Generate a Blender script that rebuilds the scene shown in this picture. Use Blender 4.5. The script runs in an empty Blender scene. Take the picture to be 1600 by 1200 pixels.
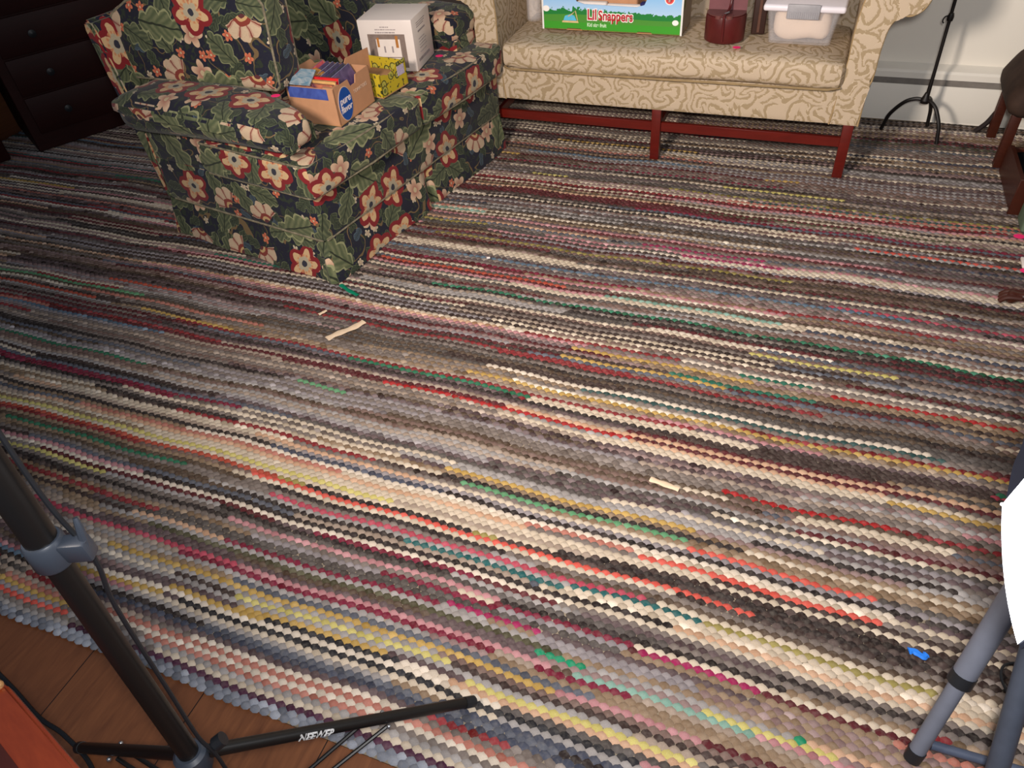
import bpy, bmesh, math, random
import numpy as np
from mathutils import Vector, Matrix, Euler
random.seed(7)
rng = np.random.default_rng(11)
PI = math.pi
C = bpy.context.scene.collection
H = 1.65                                   # eye height of the camera

# ------------------------------------------------------------------ helpers
def lin(c):
    def f(v):
        v /= 255.0
        return v / 12.92 if v <= .04045 else ((v + .055) / 1.055) ** 2.4
    return tuple(f(v) for v in c[:3]) + (1.0,)

def tag(o, label=None, cat=None, group=None, kind=None):
    if label: o['label'] = label
    if cat: o['category'] = cat
    if group: o['group'] = group
    if kind: o['kind'] = kind
    return o

def thing(name, label, cat, loc=(0, 0, 0), rz=0.0, group=None):
    o = bpy.data.objects.new(name, None)
    C.objects.link(o)
    o.empty_display_size = .05
    o.location = loc
    o.rotation_euler = (0, 0, rz)
    return tag(o, label, cat, group)

def box_uv(me):
    uvl = me.uv_layers.new(name='UVMap')
    for p in me.polygons:
        n = p.normal
        ax = max(range(3), key=lambda i: abs(n[i]))
        for li in p.loop_indices:
            v = me.vertices[me.loops[li].vertex_index].co
            if ax == 0: uvl.data[li].uv = (v.y + 3.1, v.z + .07)
            elif ax == 1: uvl.data[li].uv = (v.x + 1.7, v.z + 5.3)
            else: uvl.data[li].uv = (v.y + 3.1, -v.x + .56)

def obj(name, bm, mat, parent=None, smooth=True, uv=True, angle=40):
    me = bpy.data.meshes.new(name)
    bmesh.ops.recalc_face_normals(bm, faces=bm.faces)
    bm.to_mesh(me)
    bm.free()
    if uv: box_uv(me)
    for m in (mat if isinstance(mat, (list, tuple)) else [mat]):
        me.materials.append(m)
    if smooth:
        for p in me.polygons: p.use_smooth = True
        try: me.set_sharp_from_angle(angle=math.radians(angle))
        except Exception: pass
    o = bpy.data.objects.new(name, me)
    C.objects.link(o)
    if parent is not None: o.parent = parent
    return o

def add_box(bm, x0, x1, y0, y1, z0, z1, r=0.0, seg=3, M=None, mi=0):
    v = [bm.verts.new(p) for p in ((x0, y0, z0), (x1, y0, z0), (x1, y1, z0), (x0, y1, z0),
                                   (x0, y0, z1), (x1, y0, z1), (x1, y1, z1), (x0, y1, z1))]
    fs = [bm.faces.new([v[i] for i in q]) for q in
          ((0, 3, 2, 1), (4, 5, 6, 7), (0, 1, 5, 4), (1, 2, 6, 5), (2, 3, 7, 6), (3, 0, 4, 7))]
    for f in fs: f.material_index = mi
    if r > 0:
        es = list({e for f in fs for e in f.edges})
        res = bmesh.ops.bevel(bm, geom=es, offset=r, segments=seg, profile=.5, affect='EDGES')
        v = list({x for f in res['faces'] for x in f.verts} | {x for x in v if x.is_valid})
    if M is not None:
        for x in v: x.co = M @ x.co
    return v

def cushion(x0, x1, y0, y1, z0, z1, r=.03, puff=.02, n=10, fn=None):
    """box cushion with rounded edges and crowned faces"""
    bm = bmesh.new()
    L = (x1 - x0, y1 - y0, z1 - z0)
    c = ((x0 + x1) / 2, (y0 + y1) / 2, (z0 + z1) / 2)
    bmesh.ops.create_cube(bm, size=2)
    bmesh.ops.subdivide_edges(bm, edges=bm.edges[:], cuts=n, use_grid_fill=True)
    for v in bm.verts:
        p = [v.co.x, v.co.y, v.co.z]
        q = list(p)
        h = [l / 2 for l in L]
        w = [p[i] * h[i] for i in range(3)]
        inner = [max(-h[i] + r, min(h[i] - r, w[i])) for i in range(3)]
        d = Vector([w[i] - inner[i] for i in range(3)])
        if d.length > 1e-6: d = d.normalized() * r
        w = [inner[i] + d[i] for i in range(3)]
        for i in range(3):
            a, b = [j for j in range(3) if j != i]
            if abs(p[i]) > .999:
                k = (1 - p[a] ** 2) * (1 - p[b] ** 2)
                w[i] += math.copysign(puff * k, p[i])
        v.co = Vector([c[i] + w[i] for i in range(3)])
        if fn: v.co = fn(v.co)
    return bm

def tube(bm, pts, r, n=10, cap=True, mi=0):
    pts = [Vector(p) for p in pts]
    rr = r if isinstance(r, (list, tuple)) else [r] * len(pts)
    rings = []
    up = None
    for i, p in enumerate(pts):
        t = (pts[min(i + 1, len(pts) - 1)] - pts[max(i - 1, 0)]).normalized()
        if up is None:
            up = t.orthogonal().normalized()
        up = (up - t * up.dot(t))
        up = up.normalized() if up.length > 1e-6 else t.orthogonal().normalized()
        s = t.cross(up)
        rings.append([bm.verts.new(p + (up * math.cos(2 * PI * k / n) + s * math.sin(2 * PI * k / n)) * rr[i]) for k in range(n)])
    for a, b in zip(rings, rings[1:]):
        for k in range(n):
            f = bm.faces.new((a[k], a[(k + 1) % n], b[(k + 1) % n], b[k])); f.material_index = mi
    if cap:
        for ring in (rings[0], rings[-1]):
            try: f = bm.faces.new(ring); f.material_index = mi
            except ValueError: pass

def smoothpts(pts, k=6):
    out = []
    P = [Vector(p) for p in pts]
    for i in range(len(P) - 1):
        p0 = P[max(i - 1, 0)]; p1 = P[i]; p2 = P[i + 1]; p3 = P[min(i + 2, len(P) - 1)]
        for s in range(k):
            t = s / k
            out.append(.5 * ((2 * p1) + (p2 - p0) * t + (2 * p0 - 5 * p1 + 4 * p2 - p3) * t * t + (3 * p1 - p0 - 3 * p2 + p3) * t ** 3))
    out.append(P[-1])
    return out

def prism(bm, outline, axis, a, b, mi=0):
    """outline: 2-D points; extruded along axis between a and b"""
    def mk(p, t):
        if axis == 'y': return (p[0], t, p[1])
        if axis == 'x': return (t, p[0], p[1])
        return (p[0], p[1], t)
    va = [bm.verts.new(mk(p, a)) for p in outline]
    vb = [bm.verts.new(mk(p, b)) for p in outline]
    n = len(va)
    fs = [bm.faces.new(va), bm.faces.new(vb[::-1])]
    for i in range(n): fs.append(bm.faces.new((va[i], vb[i], vb[(i + 1) % n], va[(i + 1) % n])))
    for f in fs: f.material_index = mi
    return fs

def lathe(bm, prof, n=32, c=(0, 0), sx=1, sy=1, mi=0):
    rings = []
    for r, z in prof:
        rings.append([bm.verts.new((c[0] + sx * r * math.cos(2 * PI * k / n), c[1] + sy * r * math.sin(2 * PI * k / n), z)) for k in range(n)])
    for a, b in zip(rings, rings[1:]):
        for k in range(n):
            f = bm.faces.new((a[k], a[(k + 1) % n], b[(k + 1) % n], b[k])); f.material_index = mi
    for ring in (rings[0], rings[-1]):
        try: f = bm.faces.new(ring); f.material_index = mi
        except ValueError: pass

def text_obj(name, s, size, mat, parent, M, depth=.0006, align='CENTER', bold=0.0, shear=0.0, sx=1.0):
    cu = bpy.data.curves.new(name, 'FONT')
    cu.body = s; cu.size = size; cu.extrude = depth; cu.align_x = align; cu.align_y = 'CENTER'
    cu.offset = bold; cu.shear = shear
    t = bpy.data.objects.new(name + '_src', cu)
    C.objects.link(t)
    bpy.context.view_layer.update()
    dg = bpy.context.evaluated_depsgraph_get()
    me = bpy.data.meshes.new_from_object(t.evaluated_get(dg))
    bpy.data.objects.remove(t)
    me.name = name
    for v in me.vertices: v.co.x *= sx
    me.transform(M)
    me.materials.clear(); me.materials.append(mat)
    o = bpy.data.objects.new(name, me)
    C.objects.link(o); o.parent = parent
    return o

def frame(origin, xdir, ydir):
    """matrix whose x,y axes lie in a face; z is the face normal"""
    x = Vector(xdir).normalized(); y = Vector(ydir); y = (y - x * y.dot(x)).normalized(); z = x.cross(y)
    m = Matrix.Identity(4)
    for i in range(3): m[i][0] = x[i]; m[i][1] = y[i]; m[i][2] = z[i]; m[i][3] = origin[i]
    return m

# ------------------------------------------------------------------ node helper
class V:
    def __init__(s, nt, sock): s.nt = nt; s.k = sock
    def _m(s, op, *o, clamp=False):
        n = s.nt.nodes.new('ShaderNodeMath'); n.operation = op; n.use_clamp = clamp
        for i, v in enumerate((s,) + o):
            if isinstance(v, V): s.nt.links.new(v.k, n.inputs[i])
            else: n.inputs[i].default_value = v
        return V(s.nt, n.outputs[0])
    def __add__(s, o): return s._m('ADD', o)
    __radd__ = __add__
    def __mul__(s, o): return s._m('MULTIPLY', o)
    __rmul__ = __mul__
    def __sub__(s, o): return s._m('SUBTRACT', o)
    def __rsub__(s, o): return (s * -1.0) + o
    def __truediv__(s, o): return s._m('DIVIDE', o)
    def __lt__(s, o): return s._m('LESS_THAN', o)
    def __gt__(s, o): return s._m('GREATER_THAN', o)
    def abs(s): return s._m('ABSOLUTE')
    def sin(s): return s._m('SINE')
    def cos(s): return s._m('COSINE')
    def sqrt(s): return s._m('SQRT')
    def atan2(s, o): return s._m('ARCTAN2', o)
    def floor(s): return s._m('FLOOR')
    def frac(s): return s._m('FRACT')
    def max(s, o): return s._m('MAXIMUM', o)

def new_mat(name, rough=.6, spec=.3):
    m = bpy.data.materials.new(name); m.use_nodes = True
    nt = m.node_tree
    b = nt.nodes['Principled BSDF']
    b.inputs['Roughness'].default_value = rough
    b.inputs['Specular IOR Level'].default_value = spec
    return m, nt, b

def mix(nt, f, a, b):
    n = nt.nodes.new('ShaderNodeMix'); n.data_type = 'RGBA'
    if isinstance(f, V): nt.links.new(f.k, n.inputs[0])
    else: n.inputs[0].default_value = f
    for v, i in ((a, 6), (b, 7)):
        if isinstance(v, (tuple, list)): n.inputs[i].default_value = lin(v)
        else: nt.links.new(v, n.inputs[i])
    return n.outputs[2]

def noise(nt, vec, scale, detail=2, dist=0, rough=.5, dims='3D'):
    n = nt.nodes.new('ShaderNodeTexNoise'); n.noise_dimensions = dims
    n.inputs['Scale'].default_value = scale; n.inputs['Detail'].default_value = detail
    n.inputs['Distortion'].default_value = dist; n.inputs['Roughness'].default_value = rough
    if vec is not None: nt.links.new(vec, n.inputs['Vector'])
    return V(nt, n.outputs['Fac'])

def coord(nt, kind='Object'):
    return nt.nodes.new('ShaderNodeTexCoord').outputs[kind]

def bump(nt, b, h, strength=.3, dist=.002):
    n = nt.nodes.new('ShaderNodeBump'); n.inputs['Strength'].default_value = strength
    n.inputs['Distance'].default_value = dist
    nt.links.new(h.k, n.inputs['Height']); nt.links.new(n.outputs[0], b.inputs['Normal'])

def plain(name, col, rough=.6, spec=.3, metal=0, var=.12, nscale=30, bmp=0.0):
    m, nt, b = new_mat(name, rough, spec)
    b.inputs['Metallic'].default_value = metal
    n = noise(nt, coord(nt), nscale, 3)
    dark = tuple(max(0, c * (1 - var)) for c in col); light = tuple(min(255, c * (1 + var)) for c in col)
    nt.links.new(mix(nt, n, dark, light), b.inputs['Base Color'])
    if bmp: bump(nt, b, n, bmp)
    return m

def wood(name, c0, c1, scale=(1, 12, 12), rough=.35, spec=.4, coat=0.0):
    m, nt, b = new_mat(name, rough, spec)
    mp = nt.nodes.new('ShaderNodeMapping'); mp.inputs['Scale'].default_value = scale
    nt.links.new(coord(nt), mp.inputs['Vector'])
    n = noise(nt, mp.outputs[0], 4, 4, 1.2)
    n2 = noise(nt, mp.outputs[0], 22, 3, .4)
    nt.links.new(mix(nt, (n * .7 + n2 * .3), c0, c1), b.inputs['Base Color'])
    b.inputs['Coat Weight'].default_value = coat
    b.inputs['Coat Roughness'].default_value = .25
    return m

def emis(name, col, strength):
    m = bpy.data.materials.new(name); m.use_nodes = True
    nt = m.node_tree; nt.nodes.clear()
    e = nt.nodes.new('ShaderNodeEmission'); o = nt.nodes.new('ShaderNodeOutputMaterial')
    e.inputs[0].default_value = lin(col); e.inputs[1].default_value = strength
    nt.links.new(e.outputs[0], o.inputs[0])
    return m

# ------------------------------------------------------------------ fabrics
def floral():
    m, nt, b = new_mat('navy_floral_fabric', .85, .15)
    uv = coord(nt, 'UV')
    # slight hand-drawn wobble of the print
    wn = nt.nodes.new('ShaderNodeTexNoise'); wn.inputs['Scale'].default_value = 26; wn.inputs['Detail'].default_value = 2
    nt.links.new(uv, wn.inputs['Vector'])
    va = nt.nodes.new('ShaderNodeVectorMath'); va.operation = 'MULTIPLY_ADD'
    va.inputs[1].default_value = (.016, .016, 0)
    nt.links.new(wn.outputs['Color'], va.inputs[0]); nt.links.new(uv, va.inputs[2])
    uvw = va.outputs[0]
    def cell(scale, off, rnd=.5):
        ad = nt.nodes.new('ShaderNodeVectorMath'); ad.operation = 'ADD'; ad.inputs[1].default_value = (off, off * 1.7, 0)
        nt.links.new(uvw, ad.inputs[0])
        vo = nt.nodes.new('ShaderNodeTexVoronoi'); vo.voronoi_dimensions = '2D'
        vo.inputs['Scale'].default_value = scale; vo.inputs['Randomness'].default_value = rnd
        nt.links.new(ad.outputs[0], vo.inputs['Vector'])
        sb = nt.nodes.new('ShaderNodeVectorMath'); sb.operation = 'SUBTRACT'
        nt.links.new(ad.outputs[0], sb.inputs[0]); nt.links.new(vo.outputs['Position'], sb.inputs[1])
        sp = nt.nodes.new('ShaderNodeSeparateXYZ'); nt.links.new(sb.outputs[0], sp.inputs[0])
        cs = nt.nodes.new('ShaderNodeSeparateColor'); nt.links.new(vo.outputs['Color'], cs.inputs[0])
        x = V(nt, sp.outputs[0]); y = V(nt, sp.outputs[1])
        h = [V(nt, cs.outputs[i]) for i in range(3)]
        a = h[0] * 6.283
        ca, sa = a.cos(), a.sin()
        return (x * ca - y * sa), (x * sa + y * ca), h
    fine = noise(nt, uv, 160, 2)
    mid = noise(nt, uv, 45, 3, .6)
    col = mix(nt, noise(nt, uvw, 9, 2), (20, 23, 38), (28, 32, 50))
    # shadowy background foliage
    col = mix(nt, noise(nt, uvw, 24, 3, 1.6) > .56, col, (40, 50, 40))
    # stems
    st = (noise(nt, uvw, 7, 1, .5) - .5).abs() < .008
    col = mix(nt, st, col, (112, 92, 62))
    def leaf(col, x, y, R, sel, ca=(66, 76, 56), cb=(112, 116, 84), lob=5.0):
        x = x / R; y = y / (R * .62)
        lobes = (x * lob).sin().abs()
        hw = (1.0 - x * x).max(0.0).sqrt() * (.62 + .38 * lobes)
        ya = y.abs()
        mk = (ya < hw) * sel
        s = ((x + ya * .8) * 17.0).sin() * .5 + .5
        c = mix(nt, s * mid, ca, cb)
        c = mix(nt, ya > (hw - .13), c, tuple(min(255, v * 1.1) for v in cb))
        c = mix(nt, ya < .055, c, (40, 48, 34))
        return mix(nt, mk, col, c)
    def poppy(col, x, y, R, sel, rim=(128, 30, 36), pet=(206, 172, 128)):
        x = x / R; y = y / (R * .8)
        r = (x * x + y * y).sqrt(); th = y.atan2(x)
        l = (th * 2.5).cos().abs()
        edge = .74 + .26 * l
        c = mix(nt, r < (edge - .24) * (.62 + .44 * l), rim, pet)
        c = mix(nt, ((th * 14.0).sin() * .5 + .5) * (r < .5), c, (196, 132, 92))
        c = mix(nt, r < (.3 + .1 * l), c, (178, 166, 140))
        c = mix(nt, r < .15, c, (48, 50, 62))
        return mix(nt, (r < edge) * sel, col, c)
    def fan(col, x, y, R, sel):
        x = x / R + .55; y = y / R
        r = (x * x + y * y).sqrt(); th = y.atan2(x)
        l = (th * 4.5).cos().abs()
        edge = 1.2 + .22 * l
        mk = (r < edge) * (th.abs() < 1.15) * sel
        c = mix(nt, l < .2, (196, 172, 144), (128, 66, 56))
        c = mix(nt, (r > .55) * (l > .22) * (l < .55) * (r < 1.2), c, (182, 146, 124))
        c = mix(nt, r < .62, c, (132, 56, 46))
        c = mix(nt, r < .4, c, (196, 162, 112))
        c = mix(nt, r < .25, c, (92, 44, 48))
        return mix(nt, mk, col, c)
    def blossom(col, x, y, R, sel, a=(210, 178, 148), bb=(150, 76, 66)):
        x = x / R; y = y / R
        r = (x * x + y * y).sqrt(); th = y.atan2(x)
        l = (th * 2.5).cos().abs()
        edge = .5 + .5 * l
        c = mix(nt, r / .8, bb, a)
        c = mix(nt, r < .22, c, (196, 176, 140))
        return mix(nt, (r < edge) * sel, col, c)
    # small layer
    x, y, h = cell(13.0, .37, .8)
    col = leaf(col, x, y, .042, h[1] < .5, (42, 52, 42), (84, 92, 66), 3.4)
    col = blossom(col, x, y, .017, (h[1] > .5) * (h[1] < .72), (205, 190, 160), (150, 120, 110))
    col = blossom(col, x, y, .021, (h[1] > .72) * (h[1] < .86), (206, 118, 84), (160, 60, 50))
    col = leaf(col, x, y, .03, h[1] > .9, (52, 66, 78), (74, 90, 100), 2.0)
    # middle layer
    x, y, h = cell(7.0, 1.93, .6)
    col = leaf(col, x, y, .075, h[1] < .55)
    col = blossom(col, x, y, .05, (h[1] > .6) * (h[1] < .85))
    # large layer
    x, y, h = cell(4.9, 4.21, .45)
    col = leaf(col, x, y, .105, h[1] < .26, (82, 92, 64), (132, 134, 98), 5.2)
    col = fan(col, x, y, .066, (h[1] > .26) * (h[1] < .58))
    col = poppy(col, x, y, .096, h[1] > .58)
    col = mix(nt, fine * .25, col, (60, 52, 48))
    nt.links.new(col, b.inputs['Base Color'])
    bump(nt, b, noise(nt, uv, 500, 2), .15, .0008)
    b.inputs['Sheen Weight'].default_value = .1
    return m

def damask():
    m, nt, b = new_mat('camel_damask_fabric', .6, .3)
    uv = coord(nt, 'UV')
    wn = nt.nodes.new('ShaderNodeTexNoise'); wn.inputs['Scale'].default_value = 9; wn.inputs['Detail'].default_value = 1
    nt.links.new(uv, wn.inputs['Vector'])
    va = nt.nodes.new('ShaderNodeVectorMath'); va.operation = 'MULTIPLY_ADD'
    va.inputs[1].default_value = (.12, .12, 0)
    nt.links.new(wn.outputs['Color'], va.inputs[0]); nt.links.new(uv, va.inputs[2])
    w = va.outputs[0]
    wv = nt.nodes.new('ShaderNodeTexWave'); wv.wave_type = 'RINGS'; wv.rings_direction = 'SPHERICAL'
    vo = nt.nodes.new('ShaderNodeTexVoronoi'); vo.voronoi_dimensions = '2D'; vo.inputs['Scale'].default_value = 9.5; vo.inputs['Randomness'].default_value = .8
    nt.links.new(w, vo.inputs['Vector'])
    sb = nt.nodes.new('ShaderNodeVectorMath'); sb.operation = 'SUBTRACT'
    nt.links.new(w, sb.inputs[0]); nt.links.new(vo.outputs['Position'], sb.inputs[1])
    sp = nt.nodes.new('ShaderNodeSeparateXYZ'); nt.links.new(sb.outputs[0], sp.inputs[0])
    cs = nt.nodes.new('ShaderNodeSeparateColor'); nt.links.new(vo.outputs['Color'], cs.inputs[0])
    x = V(nt, sp.outputs[0]); y = V(nt, sp.outputs[1]); h = V(nt, cs.outputs[0])
    r = (x * x + y * y).sqrt(); th = y.atan2(x)
    # scrolling spirals inside each motif
    s = ((r * 185.0) + th * 3.0 + h * 6.0).sin()
    n = noise(nt, w, 42, 3, 1.8)
    f = (s * .95 + (n - .44) * 3.6)
    ff = f._m('MULTIPLY_ADD', 1.6, .5, clamp=True)
    col = mix(nt, ff, (158, 138, 108), (188, 169, 145))
    ed = (f.abs() < .13)
    col = mix(nt, ed * .6, col, (212, 194, 168))
    nt.links.new(col, b.inputs['Base Color'])
    bump(nt, b, ff, .5, .0015)
    return m

FLORAL = floral()
DAMASK = damask()
PIPING = plain('cord_piping', (92, 86, 72), .8, .15, nscale=60, var=.8)
MAHOG = wood('red_mahogany', (66, 12, 8), (112, 26, 16), (2, 2, 14), .3, .5, .4)
DARKWOOD = wood('dark_mahogany', (24, 4, 3), (44, 8, 5), (1.5, 10, 10), .55, .2, .0)
CHAIRWOOD = wood('red_brown_chair_wood', (44, 18, 11), (78, 34, 20), (3, 3, 14), .4, .4)
CARD = plain('brown_cardboard', (186, 138, 104), .85, .1, var=.05)
CARDIN = plain('cardboard_inside', (176, 132, 92), .9, .1, var=.07)
WHITEP = plain('white_paper', (226, 214, 206), .7, .2, var=.03)
BLACKM = plain('black_anodised_metal', (13, 12, 12), .42, .45, var=.1)
BLACKP = plain('black_plastic', (24, 26, 30), .45, .4, var=.1)
GREYP = plain('grey_clamp_plastic', (48, 54, 64), .4, .5, var=.08)
GREYM = plain('grey_painted_tube', (96, 100, 112), .5, .4, var=.06)
STEEL = plain('steel', (170, 172, 176), .3, .6, metal=.9)
IRON = plain('wrought_iron', (14, 9, 8), .5, .4, var=.3)
PINK = plain('neon_pink_sticker', (255, 50, 120), .6, .2, var=.02)
WALLP = plain('cream_wall_paint', (232, 226, 214), .8, .15, var=.02, nscale=3)
HEATP = plain('heater_enamel', (232, 227, 216), .55, .3, var=.02, nscale=5)
SLOT = plain('heater_slot_grey', (128, 122, 116), .7, .2)

# ================================================================== SETTING
def struct(name, bm, mat, **k):
    o = obj(name, bm, mat, **k); o['kind'] = 'structure'; return o

FZ = -.014
floor_m, nt, b = new_mat('old_pine_boards', .42, .4)
oc = coord(nt)
sp = nt.nodes.new('ShaderNodeSeparateXYZ'); nt.links.new(oc, sp.inputs[0])
fx, fy = V(nt, sp.outputs[0]), V(nt, sp.outputs[1])
brd = ((fx + .06) / .34)
wn = nt.nodes.new('ShaderNodeTexWhiteNoise'); wn.noise_dimensions = '1D'; nt.links.new(brd.floor().k, wn.inputs['W'])
mp = nt.nodes.new('ShaderNodeMapping'); mp.inputs['Scale'].default_value = (7, .9, 1)
mp.inputs['Rotation'].default_value = (0, 0, .25)
nt.links.new(oc, mp.inputs['Vector'])
g = noise(nt, mp.outputs[0], 3.2, 4, 2.2)
g2 = noise(nt, mp.outputs[0], 16, 3, 1)
c = mix(nt, g * .75 + g2 * .3, (66, 34, 20), (140, 88, 54))
c = mix(nt, V(nt, wn.outputs[0]) * .35, c, (92, 46, 26))
c = mix(nt, brd.frac() < .008, c, (28, 16, 10))
nt.links.new(c, b.inputs['Base Color'])
bump(nt, b, g2, .15, .001)
bm = bmesh.new(); add_box(bm, -5.2, 3.2, -1.6, 4.3, FZ - .05, FZ)
struct('floor', bm, floor_m, smooth=False)

bm = bmesh.new(); add_box(bm, -5.2, 3.2, 4.045, 4.15, FZ, 2.6)
struct('wall_back', bm, WALLP, smooth=False)
panel = wood('dark_wall_panelling', (22, 8, 6), (36, 12, 8), (8, 8, 1), .6, .2)
bm = bmesh.new(); add_box(bm, -5.2, -5.1, -1.6, 4.3, FZ, 2.6)
struct('wall_left', bm, panel, smooth=False)
bm = bmesh.new(); add_box(bm, 3.1, 3.2, -1.6, 4.3, FZ, 2.6)
struct('wall_right', bm, WALLP, smooth=False)

# baseboard heater running along the back wall
t = thing('baseboard_heater', 'long cream baseboard heater with a grey slot along the back wall', 'heater', (0, 4.045, FZ))
z = -FZ
bm = bmesh.new(); add_box(bm, -4.6, 3.05, -.065, -.058, z + .0, z + .166, .002, 2); obj('front_panel', bm, HEATP, t)
bm = bmesh.new(); prism(bm, [(-.066, z + .196), (-.066, z + .222), (-.058, z + .232), (0, z + .246), (0, z + .236), (-.052, z + .222), (-.056, z + .196)], 'x', -4.6, 3.05)
obj('top_cover', bm, HEATP, t, smooth=False)
bm = bmesh.new(); add_box(bm, -4.58, 3.03, -.045, -.0, z + .0, z + .215); o = obj('slot', bm, SLOT, t, smooth=False); o['label'] = 'grey recessed slot'
bm = bmesh.new(); add_box(bm, -4.6, 3.05, -.060, -.0, FZ * 0, z + .0 + .001); obj('base_strip', bm, HEATP, t, smooth=False)

# ================================================================== RUG
PAL = dict(gray=(128, 114, 106), dkgray=(88, 80, 76), lgray=(164, 156, 152), cream=(216, 196, 170), lcream=(230, 212, 190), dkbrown=(66, 49, 45),
  black=(46, 37, 36), black2=(38, 40, 46), mauve=(98, 78, 80), maroon=(96, 26, 34), maroonr=(132, 22, 52), redd=(150, 38, 44), red=(186, 22, 26), pinkr=(196, 66, 88),
  pink=(200, 134, 138), salmon=(196, 118, 100), peach=(216, 168, 132), yellow=(216, 200, 108), ochre=(204, 162, 78), mustard=(160, 144, 70),
  navy=(66, 72, 90), slate=(94, 98, 110), teal=(22, 96, 96), teal2=(44, 84, 82), green=(34, 120, 84), green2=(96, 164, 112), emerald=(10, 158, 108), emeraldd=(24, 112, 88),
  coral=(232, 84, 68), orangered=(196, 74, 50), magenta=(166, 34, 88), magenta2=(170, 24, 84), brown=(92, 72, 56), tan=(150, 122, 94),
  lace=(150, 140, 142), mint=(132, 176, 158), olive=(86, 82, 56), mbrown=(126, 98, 88), blue=(92, 118, 140), dusty=(152, 122, 118), sand=(172, 150, 132))
WT = dict(gray=24, dkgray=8, lgray=8, cream=18, lcream=6, dkbrown=11, black=6, mauve=17, maroon=9, maroonr=2.2, redd=3.2, pinkr=.6, pink=3.2, salmon=1.6, peach=6,
  yellow=.8, ochre=1.5, mustard=1.0, navy=2, slate=4, teal=.4, teal2=.5, green=.25, green2=.4, coral=.15, orangered=.5, magenta=.5, brown=8, tan=9, lace=5, mint=.6, olive=.5, mbrown=14, blue=.6, dusty=12, sand=10)
PAL = {k: tuple((c_ + (sum(v) / 3 - c_) * .12) * .92 for c_ in v) for k, v in PAL.items()}
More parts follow.
